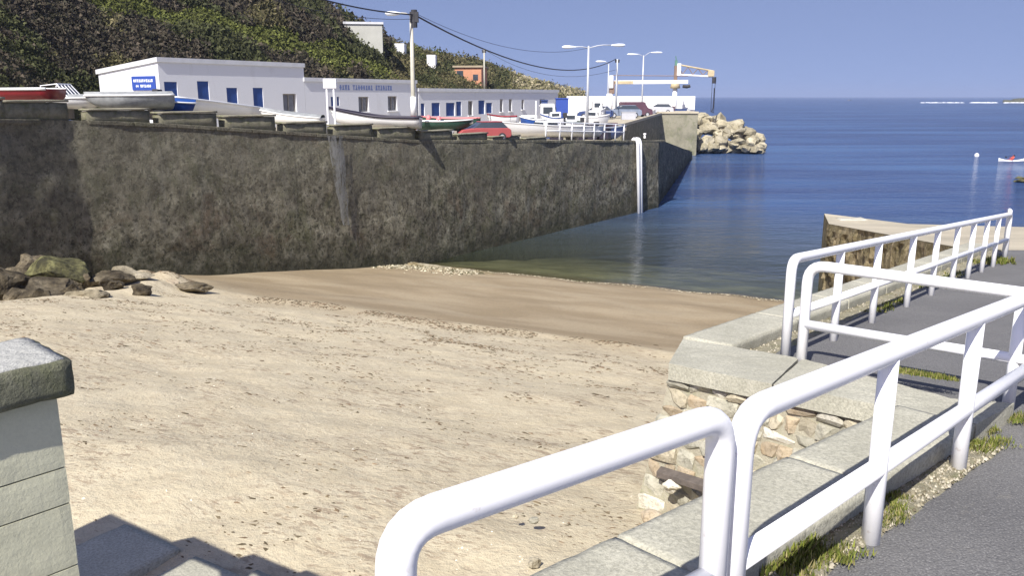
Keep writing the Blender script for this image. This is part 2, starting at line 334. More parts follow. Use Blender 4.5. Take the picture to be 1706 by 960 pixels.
# ------------------------------------------------------------------ mesh helpers
class MB:
    def __init__(s): s.v = []; s.f = []
    def add(s, vs, fs):
        o = len(s.v); s.v += [tuple(v) for v in vs]; s.f += [tuple(i + o for i in f) for f in fs]; return s
    def box(s, c, dx, dy, dz, ax=None, base=False):
        """box centred on c; ax = (x axis, y axis) horizontal unit pair"""
        X = Vector(ax) if ax is not None else Vector((1, 0, 0)); X = Vector((X[0], X[1], 0)).normalized(); Y = Vector((-X.y, X.x, 0)); Z = Vector((0, 0, 1))
        c = Vector(c) + (Z * dz / 2 if base else Z * 0)
        vs = [c + X * (dx / 2 * a) + Y * (dy / 2 * b) + Z * (dz / 2 * e) for e in (-1, 1) for a, b in ((-1, -1), (1, -1), (1, 1), (-1, 1))]
        return s.add(vs, [(3, 2, 1, 0), (4, 5, 6, 7), (0, 1, 5, 4), (1, 2, 6, 5), (2, 3, 7, 6), (3, 0, 4, 7)])
    def prism(s, poly, z0, z1):
        """poly: list of (x, y) or (x, y, ztop); z0/z1 numbers or functions of (x,y)"""
        f0 = z0 if callable(z0) else (lambda x, y: z0); f1 = z1 if callable(z1) else (lambda x, y: z1)
        a = sum(poly[i][0] * poly[(i + 1) % len(poly)][1] - poly[(i + 1) % len(poly)][0] * poly[i][1] for i in range(len(poly)))
        if a < 0: poly = poly[::-1]
        n = len(poly)
        vs = [(p[0], p[1], f0(p[0], p[1])) for p in poly] + [(p[0], p[1], f1(p[0], p[1])) for p in poly]
        return s.add(vs, [tuple(range(n - 1, -1, -1)), tuple(range(n, 2 * n))] + [(i, (i + 1) % n, n + (i + 1) % n, n + i) for i in range(n)])
    def tube(s, pts, r, n=12, cap=True, r2=None):
        pts = [Vector(p) for p in pts]; rings = []; up = None
        for i, p in enumerate(pts):
            a = pts[max(i - 1, 0)]; b = pts[min(i + 1, len(pts) - 1)]; t = (b - a).normalized()
            if up is None: up = Vector((0, 0, 1)) if abs(t.z) < .9 else Vector((1, 0, 0))
            x = t.cross(up).normalized(); y = x.cross(t).normalized(); up = y
            rr = r if r2 is None else lerp(r, r2, i / (len(pts) - 1))
            if isinstance(r, (list, tuple)): rr = r[i]
            rings.append([p + x * cos(2 * pi * k / n) * rr + y * sin(2 * pi * k / n) * rr for k in range(n)])
        vs = [v for rg in rings for v in rg]; fs = []
        for i in range(len(rings) - 1):
            for k in range(n):
                fs.append((i * n + k, i * n + (k + 1) % n, (i + 1) * n + (k + 1) % n, (i + 1) * n + k))
        if cap: fs += [tuple(range(n - 1, -1, -1)), tuple((len(rings) - 1) * n + k for k in range(n))]
        return s.add(vs, fs)
    def grid(s, rows, closed=False):
        nr = len(rows); nc = len(rows[0]); fs = []
        for i in range(nr - 1):
            for k in range(nc - (0 if closed else 1)):
                k2 = (k + 1) % nc; fs.append((i * nc + k, i * nc + k2, (i + 1) * nc + k2, (i + 1) * nc + k))
        return s.add([v for r in rows for v in r], fs)
    def mesh(s, name, mats, smooth=False, fix=True):
        me = bpy.data.meshes.new(name); me.from_pydata(s.v, [], s.f)
        for m in (mats if isinstance(mats, list) else [mats]): me.materials.append(m)
        if fix:
            bm = bmesh.new(); bm.from_mesh(me); bmesh.ops.recalc_face_normals(bm, faces=bm.faces); bm.to_mesh(me); bm.free()
        if smooth: me.shade_smooth()
        return me

def obj(name, mb, mat, parent=None, smooth=False, loc=None, bevel=0, kind=None, label=None, cat=None, group=None, fix=True, auto=None):
    me = mb if isinstance(mb, bpy.types.Mesh) else mb.mesh(name, mat, smooth, fix)
    o = bpy.data.objects.new(name, me); COL.objects.link(o)
    if loc is not None: o.location = loc
    if parent is not None: o.parent = parent
    if bevel:
        b = o.modifiers.new('bevel', 'BEVEL'); b.width = bevel; b.segments = 2; b.limit_method = 'ANGLE'
    tag(o, label, cat, group, kind); return o
def tag(o, label=None, cat=None, group=None, kind=None):
    if label: o['label'] = label
    if cat: o['category'] = cat
    if group: o['group'] = group
    if kind: o['kind'] = kind
    return o
def thing(name, label, cat, loc=(0, 0, 0), rz=0, group=None):
    o = bpy.data.objects.new(name, None); COL.objects.link(o); o.location = loc; o.rotation_euler = (0, 0, rz)
    o.empty_display_size = .2; return tag(o, label, cat, group)
def copy_tree(o, parent=None):
    c = o.copy(); COL.objects.link(c); c.parent = parent
    for ch in list(o.children): copy_tree(ch, c)
    return c

def fast_mesh(name, V, F, mat, colors=None):
    """V (n,3), F (m,3) numpy; colors (m,3) per face"""
    me = bpy.data.meshes.new(name); me.vertices.add(len(V)); me.vertices.foreach_set('co', V.astype(np.float32).ravel())
    me.loops.add(F.size); me.loops.foreach_set('vertex_index', F.astype(np.int32).ravel())
    k = F.shape[1]; me.polygons.add(len(F)); me.polygons.foreach_set('loop_start', np.arange(0, F.size, k, dtype=np.int32))
    me.polygons.foreach_set('loop_total', np.full(len(F), k, dtype=np.int32)); me.update(calc_edges=True)
    if colors is not None:
        a = me.color_attributes.new('Col', 'FLOAT_COLOR', 'CORNER')
        c = np.ones((F.size, 4), np.float32); c[:, :3] = np.repeat(colors, k, axis=0); a.data.foreach_set('color', c.ravel())
    me.materials.append(mat); return me

def rough_box(dx, dy, dz, seg=.05, amp=.006, rad=.015, seed=0, fr=7.0):
    """box from its base centre with worn edges and an uneven surface"""
    bm = bmesh.new(); bmesh.ops.create_cube(bm, size=1)
    for v in bm.verts: v.co = Vector((v.co.x * dx, v.co.y * dy, (v.co.z + .5) * dz))
    for ax, L in ((0, dx), (1, dy), (2, dz)):
        n = max(1, min(40, int(L / seg)))
        ds = [Vector((1 if ax == 0 else 0, 1 if ax == 1 else 0, 1 if ax == 2 else 0))][0]
        for k in range(1, n):
            pos = Vector((0, 0, 0)); pos[ax] = (k / n - (.5 if ax < 2 else 0)) * L
            bmesh.ops.bisect_plane(bm, geom=bm.verts[:] + bm.edges[:] + bm.faces[:], plane_co=pos, plane_no=ds)
    off = Vector((seed * 3.1, seed * 1.7, seed * .9))
    for v in bm.verts:
        c = v.co.copy(); hx, hy = dx / 2 - rad, dy / 2 - rad
        q = Vector((max(-hx, min(hx, c.x)), max(-hy, min(hy, c.y)), max(rad, min(dz - rad, c.z))))
        d = c - q
        if d.length > rad * 1.01: v.co = q + d.normalized() * rad
        v.co += noise.noise_vector((v.co + off) * fr) * amp + noise.noise_vector((v.co + off) * fr * 3.7) * amp * .6
    bmesh.ops.recalc_face_normals(bm, faces=bm.faces)
    me = bpy.data.meshes.new('worn_block'); bm.to_mesh(me); bm.free(); me.shade_smooth(); return me

def rock_mesh(rad=(1, 1, 1), seed=0, sub=2, amp=.35, flat=.0, mat=None, facet=True):
    rnd = random.Random(seed); bm = bmesh.new(); bmesh.ops.create_icosphere(bm, subdivisions=sub, radius=1)
    planes = [(Vector((rnd.gauss(0, 1), rnd.gauss(0, 1), rnd.gauss(0, 1))).normalized(), rnd.uniform(.45, .80)) for _ in range(13 if facet else 0)]
    off = Vector((seed * 7.3, seed * 2.1, seed * 4.7))
    for v in bm.verts:
        c = v.co.copy()
        for n, d in planes:
            k = c.dot(n)
            if k > d: c -= n * (k - d)
        c += c.normalized() * noise.noise((c + off) * 1.7) * amp * .5 + noise.noise_vector((c + off) * 4) * amp * .12
        c = c * 1.0; v.co = Vector((c.x * rad[0], c.y * rad[1], c.z * rad[2]))
    me = bpy.data.meshes.new('rock'); bm.to_mesh(me); bm.free()
    if mat: me.materials.append(mat)
    return me

# ------------------------------------------------------------------ beach, seabed and sea
def beach_z(x, y):
    w = WC - WX * x - WF * y
    if w < 0: z = .13 * w if w > -14 else -1.82 + (w + 14) * .25
    elif w < 11: z = .13 * w
    else: z = 1.43 + (w - 11) * .13 + .07 * min(w - 11, 3) ** 2 / 6 + .07 * max(0, w - 14)
    z = max(z, -5.0)
    if w > 20: z = min(z, lerp(z, 5.02 + .01 * (w - 29), min(1, max(0, (w - 27) / 4))))
    return z
SEED = Vector((3.1, 8.2, 0))
def sand_h(x, y):
    z = beach_z(x, y); w = WC - WX * x - WF * y
    k = min(1, max(0, (w - 15.5) / 3)); p = Vector((x, y, 0))
    z += (noise.noise(p * .5) * .07 + noise.noise(p * 1.8 + SEED) * .032 * k + noise.noise(p * 4.2) * .020 * k)
    z += .10 * math.exp(-((w - 17.4 + noise.noise(p * .3) * 1.5) / .5) ** 2)       # low crest at the last high-water mark
    # sand banked up against the shore rocks on the left
    z += .50 * math.exp(-((x + 10.4) ** 2 / 2.5 + (y - 23.4) ** 2 / 7)) * (.8 + .5 * noise.noise(p * 1.1))
    z -= 1.5 * math.exp(-((x + 14.2) ** 2 / 5 + (y - 21.0) ** 2 / 14))
    return z
def grid_sheet(name, x0, x1, y0, y1, st, zf, mat, **kw):
    nx = int((x1 - x0) / st) + 1; ny = int((y1 - y0) / st) + 1
    V = np.zeros((nx * ny, 3)); k = 0
    for j in range(ny):
        y = y0 + j * st
        for i in range(nx):
            x = x0 + i * st; V[k] = (x, y, zf(x, y)); k += 1
    idx = np.arange(nx * ny).reshape(ny, nx)
    F = np.stack([idx[:-1, :-1], idx[:-1, 1:], idx[1:, 1:], idx[1:, :-1]], -1).reshape(-1, 4)
    me = fast_mesh(name, V, F, mat); me.shade_smooth(); return obj(name, me, mat, fix=False, **kw)
grid_sheet('beach_sand', -19, 21, 3.0, 46, .125, sand_h, M['sand'], kind='structure')
grid_sheet('seabed', -60, 420, -20.0, 400, 4, lambda x, y: (-6.0 if (x < 20 and y < 44) else min(-1.2, beach_z(x, y))), M['sand'], kind='structure')
mb = MB(); mb.box((-30, 0, 2.0), 22, 60, .1); 
# the sea: one sheet to the horizon
mb = MB()
rings = [0, 30, 60, 120, 250, 600, 1500, 4000, 9000]
rows = []
for r in rings[1:]:
    rows.append([Vector((r * sin(a), 20 + r * cos(a), 0)) for a in [R(-90 + 7.5 * k) for k in range(25)]])
mb.grid(rows); o = len(mb.v); mb.v.append((0, 20, 0))
for k in range(24): mb.f.append((o, k + 1, k))
sea = obj('sea', mb, M['sea'], kind='structure', fix=False)
for p in sea.data.polygons: pass
if sea.data.polygons[0].normal.z < 0: sea.data.flip_normals()

# ------------------------------------------------------------------ tide wrack, pebbles (uncountable)
def scatter_bits(name, spots, mat, size, cols, label, cat, up=.3, elong=1.0, zf=sand_h, rot=None):
    V = []; F = []; C = []
    for (x, y, k) in spots:
        s = random.uniform(*size) * k; a = random.uniform(0, pi) if rot is None else rot + random.gauss(0, .35)
        z = zf(x, y); c = random.choice(cols); kk_ = random.uniform(.75, 1.25); c = [v * kk_ for v in c]
        dx, dy = cos(a) * s * elong, sin(a) * s * elong; ex, ey = -sin(a) * s, cos(a) * s; h = s * up
        b = len(V)
        j1, j2, j3, j4 = (random.uniform(.35, 1.25) for _ in range(4)); t1, t2 = (random.uniform(-.6, .6) for _ in range(2))
        V += [(x - dx * j1, y - dy * j1, z - .005), (x + ex * j2 + dx * t1, y + ey * j2 + dy * t1, z - .005), (x + dx * j3, y + dy * j3, z - .005), (x - ex * j4 + dx * t2, y - ey * j4 + dy * t2, z - .005), (x + random.uniform(-.3, .3) * s, y + random.uniform(-.3, .3) * s, z + h)]
        for q in ((0, 3, 4), (3, 2, 4), (2, 1, 4), (1, 0, 4)): F.append([b + i for i in q]); C.append(c)
    return obj(name, fast_mesh(name, np.array(V), np.array(F), mat, np.array(C)), mat, fix=False, kind='stuff', label=label, cat=cat)
def wpoint(w, u):      # w inland of the water line, u along it
    return (WX * (WC - w) + WF * u, WF * (WC - w) - WX * u)
sp = []
for _ in range(5200):     # band of weed along the high-water mark
    u = random.uniform(-27, 1); w = 17.3 + noise.noise(Vector((u * .25, 1, 0))) * 1.6 + random.gauss(0, .22)
    if noise.noise(Vector((u * .5, 5, 0))) < -.12: continue
    x, y = wpoint(w, u); sp.append((x, y, random.uniform(.5, 1.2)))
for k, (wc, sg, n) in enumerate(((20.6, .9, 5200), (22.4, .5, 2400), (19.0, .4, 1500), (24.8, .8, 1600))):
    for _ in range(n):
        u = random.uniform(-27, 1); w = wc + noise.noise(Vector((u * .2, 9 + k * 5, 0))) * 2.2 + random.gauss(0, sg * .4)
        if noise.noise(Vector((u * .9, 3 + k * 4, w * 1.2))) < .08: continue
        x, y = wpoint(w, u); sp.append((x, y, random.uniform(.5, 1.0)))
for _ in range(16000):
    x = random.uniform(-11, 3.5); y = 4.3 + 15 * random.random() ** 1.6
    if noise.noise(Vector((x * .9, y * .9, 0))) + .5 * noise.noise(Vector((x * 3.5, y * 3.5, 4))) > .12: sp.append((x, y, random.uniform(.22, .75) * (.6 + y * .05)))
sp = [p for p in sp if not (p[0] > 1.0 and p[1] < 5.6 + (p[0] - 1.1) * 1.27)]
scatter_bits('dried_seaweed', sp, M['weed'], (.019, .046), [(.13, .095, .06), (.10, .08, .05), (.19, .135, .085), (.15, .12, .075)], 'thin brown lines of dried seaweed left by the tide on the sand', 'seaweed', .35, 2.1, rot=R(-26))
sp = []
for _ in range(3800):      # pebble bank below the quay wall
    u = random.uniform(-26, -17.5); w = .5 + max(0, -20 - u) * .25 + abs(random.gauss(0, 1.1)); x, y = wpoint(w, u); sp.append((x, y, random.uniform(.4, 1.1)))
for _ in range(1800):
    u = random.uniform(-20, -2); w = .1 + abs(random.gauss(0, .3)); x, y = wpoint(w, u); sp.append((x, y, random.uniform(.2, .45)))
scatter_bits('pebbles', sp, M['weed'], (.05, .13), [(.42, .37, .26), (.34, .29, .20), (.50, .46, .34), (.16, .14, .09), (.10, .09, .05)], 'bank of pale pebbles along the water line under the quay wall', 'pebbles', .6, 1.0)
sp = [(random.uniform(-6, 1.2), random.uniform(4.6, 14), random.uniform(.3, 1)) for _ in range(600)] + [(random.gauss(.2, .35), random.gauss(5.1, .3), random.uniform(.3, .8)) for _ in range(40)]
scatter_bits('shell_fragments', sp, M['weed'], (.008, .022), [(.66, .60, .48), (.70, .66, .56), (.45, .36, .25)], 'small pale shell and stone fragments scattered over the dry sand', 'shells', .6, 1.0)

# ------------------------------------------------------------------ quay wall
WO = (-4.5, 40.4); WD = (.577, .816)
_l = math.hypot(*WD); WD = (WD[0] / _l, WD[1] / _l); WN = Vector((WD[1], -WD[0], 0))
S0, S1 = -16.3, 26.35
def wall_top(s): return interp(s, [-26, -16.3, -13, 0, 26.35], [7.55, 7.26, 7.06, 5.95, 4.84])
def wpt(s, z=0, out=0.0): return Vector((WO[0] + WD[0] * s, WO[1] + WD[1] * s, z)) + WN * out
LD = Vector((.385, .923)).normalized(); LN = Vector((LD.y, -LD.x, 0))     # the wall turns towards the left edge
def lpt(s, z=0, out=0.0):
    b = wpt(S0); return Vector((b.x + LD.x * (s - S0), b.y + LD.y * (s - S0), z)) + LN * out
def any_pt(s, z=0, out=0.0): return wpt(s, z, out) if s >= S0 else lpt(s, z, out)
qw = thing('quay_wall', 'tall mossy grey-brown masonry wall between the beach and the boat quay', 'quay wall', wpt(5))
inv = Matrix.Translation(-qw.location)
rows = []
nz = 62
s_list = list(np.arange(-27.0, S1 + .001, .15))
for j in range(nz + 1):
    row = []
    for s in s_list:
        zt = wall_top(s); z0 = -1.8; z = lerp(z0, zt, j / nz); p = any_pt(s, z)
        N = WN if s >= S0 else LN
        d = (noise.noise(Vector((s * .35, 0, z * .5))) * .07 + noise.noise(Vector((s * 1.3, 3, z * 1.5))) * .03)
        d += (zt - z) * .035                                         # batter
        c = noise.cell(Vector((s * 1.7 + .4 * noise.noise(Vector((s, 2, z))), math.floor(z * 2.6 + .3 * noise.noise(Vector((s, 4, z)))), 0)))
        fade = min(1, (zt - z) / .25)
        row.append(p + N * (d * fade) + inv.translation)
    rows.append(row)
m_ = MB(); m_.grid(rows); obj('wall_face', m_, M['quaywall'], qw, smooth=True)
# end return of the wall towards the slipway
QC = wpt(S1); QD = Vector((13.5, 52)).normalized(); QN = Vector((QD.y, -QD.x, 0))
def qpt(s, z=0, out=0.0): return Vector((QC.x + QD.x * s, QC.y + QD.y * s, z)) + QN * out
def ramp_z(s): return interp(s, [0, 3, 51], [4.84, 4.7, 0.9])
rows = []
for j in range(24):
    rows.append([qpt(s, lerp(-2, ramp_z(s), j / 23), noise.noise(Vector((s * .8, 2, j * .5))) * .12 * min(1, (23 - j) / 2)) + inv.translation for s in np.arange(0, 53, .5)])
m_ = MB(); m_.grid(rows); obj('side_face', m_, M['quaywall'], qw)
# thin ledge at the top of the masonry
m_ = MB()
for s in np.arange(-27, 26.2, 1.6):
    if s < S0 < s + 1.6: continue
    a = any_pt(s, wall_top(s) + .02, -.10); b = any_pt(s + 1.56, wall_top(s + 1.56) + .02, -.10)
    N = WN if s >= S0 else LN
    vs = []
    for p in (a, b):
        for oo, zz in ((-.25, -.14), (.125, -.14), (.125, 0), (-.25, 0)): vs.append(p + N * oo + Vector((0, 0, zz)) + inv.translation)
    m_.add(vs, [(0, 1, 2, 3), (7, 6, 5, 4), (0, 4, 5, 1), (1, 5, 6, 2), (2, 6, 7, 3), (3, 7, 4, 0)])
obj('ledge_course', m_, M['quaywall'], qw, bevel=.02, kind='stuff')
# lime streak running down from a drain
st = [(540, 226), (566, 226), (568, 270), (566, 320), (574, 372), (562, 372), (552, 325), (543, 275)]
pts = [on_plane(x, y, WO, WD) for x, y in st]
rows = []
for k in range(12):
    f = k / 11; ya = lerp(226, 374, f); xa = lerp(541, 563, f ** 1.3); xb = lerp(566, 574, f); row = []
    for q in range(5):
        s, z = on_plane(lerp(xa, xb, q / 4) + random.uniform(-1.3, 1.3), ya, WO, WD); row.append(wpt(s, z, (wall_top(s) - z) * .035 + .19 + .02 * sin(q)) + inv.translation)
    rows.append(row)
m_ = MB(); m_.grid(rows); obj('lime_streak', m_, M['streak'], qw, smooth=True)

# parapet on the wall: blocks stepping down, small gaps between
par = [(-150, -15, 158), (-8, 8, 162), (8, 124, 167), (146, 250, 181), (266, 362, 186), (376, 460, 192), (474, 546, 203), (557, 622, 207), (631, 694, 212), (703, 756, 217), (764, 814, 222), (822, 868, 226), (876, 912, 229)]
pt_ = thing('quay_parapet', 'low stone parapet of separate blocks stepping down along the quay edge', 'parapet', wpt(0, 6))
pinv = -pt_.location
for i, (xa, xb, yt) in enumerate(par):
    def hit(x, y):
        s, z = on_plane(x, y, WO, WD)
        if s < S0:
            b = wpt(S0); s2, z = on_plane(x, y, (b.x, b.y), (LD.x, LD.y)); s = S0 + s2
        return s, z
    s0, zt = hit(xa, yt); s1, _ = hit(xb, yt)
    zt = hit((xa + xb) / 2, yt)[1]
    if s0 < S0 < s1: s1 = S0 - .05
    a, b = any_pt(s0, 0, -.06), any_pt(s1, 0, -.06); N = WN if s0 >= S0 else LN; D = (b - a); L = D.length
    if L < .2: continue
    zb = min(wall_top(s0), wall_top(s1)) - .05
    me = rough_box(L, .42, zt - zb - .06, .25, .02, .03, i, 2.0); me.materials.append(M['parapet'])
    c = (a + b) / 2 - N * .22 + Vector((0, 0, zb))
    o = obj('parapet_block', me, None, pt_, loc=c + pinv); o.rotation_euler.z = math.atan2(D.y, D.x)
    me = rough_box(L + .08, .5, .08, .25, .008, .015, i + 50, 2.0); me.materials.append(M['quay_concrete'])
    o2 = obj('coping_slab', me, None, o, loc=(0, 0, zt - zb - .06))
# little white drain posts in two of the gaps
for px, py in ((6, 175), (262, 186), (708, 217)):
    s, z = hit(px, py); p = any_pt(s, z - .32, -.2)
# quay deck behind the wall
def deck_z(s, n):        # n metres landward of the wall edge
    return wall_top(s) - .06 if s < 26 else 4.78
rows = []
for n in (.2, 6, 14, 30, 60):
    rows.append([any_pt(s, deck_z(s, n), -n) for s in np.arange(-27, S1 + .1, 1.0)])
m_ = MB(); m_.grid(rows); dk = obj('quay_deck', m_, M['slip_concrete'], kind='structure')
# slipway going down along the side of the wall, beyond its corner
m_ = MB(); m_.grid([[qpt(s, ramp_z(s) - .02, -n) for s in (0, 3, 15, 30, 53)] for n in (.02, 9)])
obj('slipway', m_, M['slip_concrete'], kind='structure')
# upper quay and its dark retaining wall, end block
UQ = 5.5
A = atF(1036, 213, 70); Bp = atF(1101, 191, 122); 
ed = Vector((Bp.x - A.x, Bp.y - A.y, 0)).normalized()
E1 = atF(1101, 200, 118); E2 = atF(1160, 200, 118)
m_ = MB(); poly = [(A.x, A.y), (E1.x, E1.y), (E2.x, E2.y), (E2.x + 1, 175), (-30, 175), (-30, 70)]
m_.prism(poly, -3, UQ)
obj('upper_quay', m_, M['quaywall'], kind='structure')
m_ = MB(); m_.prism([(p[0], p[1]) for p in [(A.x - .2, A.y), (E1.x - .2, E1.y + .2), (E2.x - .2, E2.y + .2), (E2.x + .8, 174), (-29, 174), (-29, 71)]], UQ + .002, UQ + .03)
obj('upper_quay_paving', m_, M['slip_concrete'], kind='structure')
m_ = MB(); m_.prism([(E1.x - .3, E1.y - .35), (E2.x + .15, E2.y - .35), (E2.x + .15, E2.y + 8), (E1.x - .3, E1.y + 8)], -2.5, UQ + .12)
m2 = MB(); m2.prism([(E1.x - .4, E1.y - .5), (E2.x + .25, E2.y - .5), (E2.x + .25, E2.y + 8), (E1.x - .4, E1.y + 8)], UQ + .122, UQ + .45)
blk = thing('quay_end_block', 'square mossy concrete block ending the quay beside the breakwater rocks', 'quay block', (E1.x, E1.y, 0))
for nm, q, mt in (('block_body', m_, M['quay_concrete']), ('block_cap', m2, M['slip_concrete'])):
    q.v = [(v[0] - E1.x, v[1] - E1.y, v[2]) for v in q.v]; obj(nm, q, mt, blk, bevel=.08)
m_ = MB()
rp = [Vector((A.x, A.y, 0)), Vector((E1.x, E1.y - .4, 0))]
D_ = (rp[1] - rp[0]).normalized(); 
m_.prism([(rp[0].x, rp[0].y), (rp[1].x, rp[1].y), (rp[1].x - D_.y * .4, rp[1].y + D_.x * .4), (rp[0].x - D_.y * .4, rp[0].y + D_.x * .4)], UQ + .03, UQ + .28)
obj('kerb_wall', m_, M['slip_concrete'], label='low pale kerb along the edge of the upper quay by the slipway', cat='kerb')

# ladder down the wall
s_, _ = on_plane(1058, 300, WO, WD); zt = wall_top(s_)
lp = wpt(s_, 0); ld = thing('quay_ladder', 'white steel ladder fixed to the quay wall and reaching into the water', 'ladder', lp)
for sgn in (-1, 1):
    m_ = MB(); a = Vector((WD[0], WD[1], 0)) * .19 * sgn
    def lz(z, out): return a + WN * out + Vector((0, 0, z))
    m_.tube([lz(zt + .02, -.2), lz(zt + .12, -.1), lz(zt + .1, .1), lz(zt - .05, .18), lz(zt - .2, .22), lz(-.9, .52)], .12, 8)
    obj('stringer', m_, M['rail'], ld, smooth=True)
z = -.6
rung = None
while z < zt:
    m_ = MB(); out = lerp(.22, .50, (zt - z) / (zt + .9)); a = Vector((WD[0], WD[1], 0))
    m_.tube([a * -.24 + WN * out + Vector((0, 0, z)), a * .24 + WN * out + Vector((0, 0, z))], .03, 6); obj('rung', m_, M['rail'], ld, smooth=True); z += .30
# white guard rail on the quay edge
gx = [915, 938, 958, 978, 995, 1012, 1030, 1044]
gr = thing('quay_guard_rail', 'white post and rail guard along the end of the boat quay', 'guard rail', wpt(20, wall_top(20)))
gs = [on_plane(x, 242, WO, WD)[0] for x in gx]
for s in gs:
    m_ = MB(); p = wpt(s, wall_top(s) - .05, -.25); m_.tube([p - gr.location, p - gr.location + Vector((0, 0, 1.15))], .05, 8); obj('post', m_, M['rail'], gr, smooth=True)
for hh in (.62, 1.12):
    m_ = MB(); m_.tube([wpt(s, wall_top(s) - .05 + hh, -.25) - gr.location for s in gs], .04, 8); obj('rail', m_, M['rail'], gr, smooth=True)
# mooring bollard
p = atz(1074, 230, 4.80); m_ = MB(); m_.tube([(0, 0, 0), (0, 0, .28)], .09, 10, r2=.07); m_.tube([(0, 0, .28), (0, 0, .38)], .12, 10)
obj('bollard', m_, M['rail'], loc=p, label='white mooring bollard at the head of the slipway', cat='bollard')

# ------------------------------------------------------------------ buildings
def facade(o, d, parent, base, px0, px1, ytop, ybase=None, holes=()): pass
BD = Vector((sin(R(33)), cos(R(33)), 0)); BN = Vector((BD.y, -BD.x, 0))     # along the fronts / out of them
P0 = Vector((atF(262, 97, 47).x, 47, 0))
def bs(px, py, off=0.0): return on_plane(px, py, (P0.x + BN.x * off, P0.y + BN.y * off), (BD.x, BD.y))
def bpt(s, z, out=0.0): return Vector((P0.x, P0.y, 0)) + BD * s + BN * out + Vector((0, 0, z))
def wall_with_holes(parent, s0, s1, z0, z1, holes, mat, th=.28, out=0.0):
    """front wall of one building as a real wall with openings"""
    xs = sorted({s0, s1} | {h[0] for h in holes} | {h[1] for h in holes}); zs = sorted({z0, z1} | {h[2] for h in holes} | {h[3] for h in holes})
    m_ = MB()
    def solid(a, b, c, e):
        return not any(h[0] - 1e-4 <= a and b <= h[1] + 1e-4 and h[2] - 1e-4 <= c and e <= h[3] + 1e-4 for h in holes)
    for i in range(len(xs) - 1):
        for j in range(len(zs) - 1):
            a, b, c, e = xs[i], xs[i + 1], zs[j], zs[j + 1]
            if not solid(a, b, c, e): continue
            m_.add([bpt(a, c, out), bpt(b, c, out), bpt(b, e, out), bpt(a, e, out)], [(0, 1, 2, 3)])
    for h in holes:
        a, b, c, e = h[:4]
        for (p, q) in (((a, c), (b, c)), ((b, c), (b, e)), ((b, e), (a, e)), ((a, e), (a, c))):
            m_.add([bpt(p[0], p[1], out), bpt(q[0], q[1], out), bpt(q[0], q[1], out - th), bpt(p[0], p[1], out - th)], [(0, 1, 2, 3)])
    m_.v = [tuple(Vector(v) - parent.location) for v in m_.v]
    return obj('front_wall', m_, mat, parent)
def local(m_, parent): m_.v = [tuple(Vector(v) - parent.location) for v in m_.v]; return m_
def pane(parent, h, kind, out=0.0):
    a, b, c, e = h[:4]
    if kind == 'shutter':
        m_ = MB(); m_.box(bpt((a + b) / 2, (c + e) / 2, out - .08), b - a + .04, .05, e - c + .04, BD); sh = obj('shutter', local(m_, parent), M['blue'], parent)
        m_ = MB()
        for k in range(5): m_.box(bpt((a + b) / 2, lerp(c, e, (k + .5) / 5), out - .045), (b - a) * .86, .03, (e - c) * .05, BD)
        return sh
    if kind == 'door':
        m_ = MB(); m_.box(bpt((a + b) / 2, (c + e) / 2, out - .12), b - a + .04, .06, e - c + .04, BD); return obj('door', local(m_, parent), M['blue'], parent)
    m_ = MB(); m_.box(bpt((a + b) / 2, (c + e) / 2, out - .2), b - a + .04, .03, e - c + .04, BD); w = obj('window', local(m_, parent), M['curtain_glass'] if kind == 'window' else M['glass'], parent)
    m_ = MB(); t = .07
    for q in (a + t / 2, (a + b) / 2, b - t / 2): m_.box(bpt(q, (c + e) / 2, out - .16), t, .06, e - c, BD)
    for q in (c + t / 2, e - t / 2): m_.box(bpt((a + b) / 2, q, out - .162), b - a, .05, t, BD)
    obj('frame', local(m_, parent), M['dark_wood'] if kind == 'window' else M['grey_panel'], w)
    m_ = MB(); m_.box(bpt((a + b) / 2, c - .04, out + .03), b - a + .16, .12, .07, BD); obj('sill', local(m_, parent), M['plaster'], w); return w
def building(name, label, px0, px1, ytop, depth, wins, mat, dz, parapet=.35, side_slope=0.0, bands=True):
    s0, zt = bs(px0, ytop); s1, _ = bs(px1, ytop); zb = dz
    zt = bs((px0 + px1) / 2, ytop)[1]
    t = thing(name, label, 'building', bpt((s0 + s1) / 2, zb))
    holes = []
    for (xa, xb, ya, yb, kd) in wins:
        a, z1 = bs(xa, ya); b, z0 = bs(xb, yb); z0 = bs((xa + xb) / 2, yb)[1]; z1 = bs((xa + xb) / 2, ya)[1]
        holes.append((a, b, max(z0, zb + .02), z1, kd))
    wall_with_holes(t, s0, s1, zb, zt - .25, holes, mat)
    # side and back walls, roof slab falling to the back
    zr = zt - side_slope
    m_ = MB()
    for s in (s0, s1):
        m_.add([bpt(s, zb, 0), bpt(s, zt - .25, 0), bpt(s, zr - .25, -depth), bpt(s, zb, -depth)], [(0, 1, 2, 3)])
    m_.add([bpt(s0, zb, -depth), bpt(s1, zb, -depth), bpt(s1, zr - .25, -depth), bpt(s0, zr - .25, -depth)], [(0, 1, 2, 3)])
    obj('side_wall', local(m_, t), mat, t)
    m_ = MB(); e = .10; vs = []
    for zz in (0, .25):
        vs += [bpt(s0 - e, zt - .248 + zz, e), bpt(s1 + e * .3, zt - .248 + zz, e), bpt(s1 + e * .3, zr - .248 + zz, -depth - e), bpt(s0 - e, zr - .248 + zz, -depth - e)]
    m_.add(vs, [(3, 2, 1, 0), (4, 5, 6, 7), (0, 1, 5, 4), (1, 2, 6, 5), (2, 3, 7, 6), (3, 0, 4, 7)])
    obj('roof', local(m_, t), M['roofgrey'] if mat is not M['plaster'] else M['plaster'], t)
    for h in holes: pane(t, h, h[4])
    return t, s0, s1, zb, zt, depth
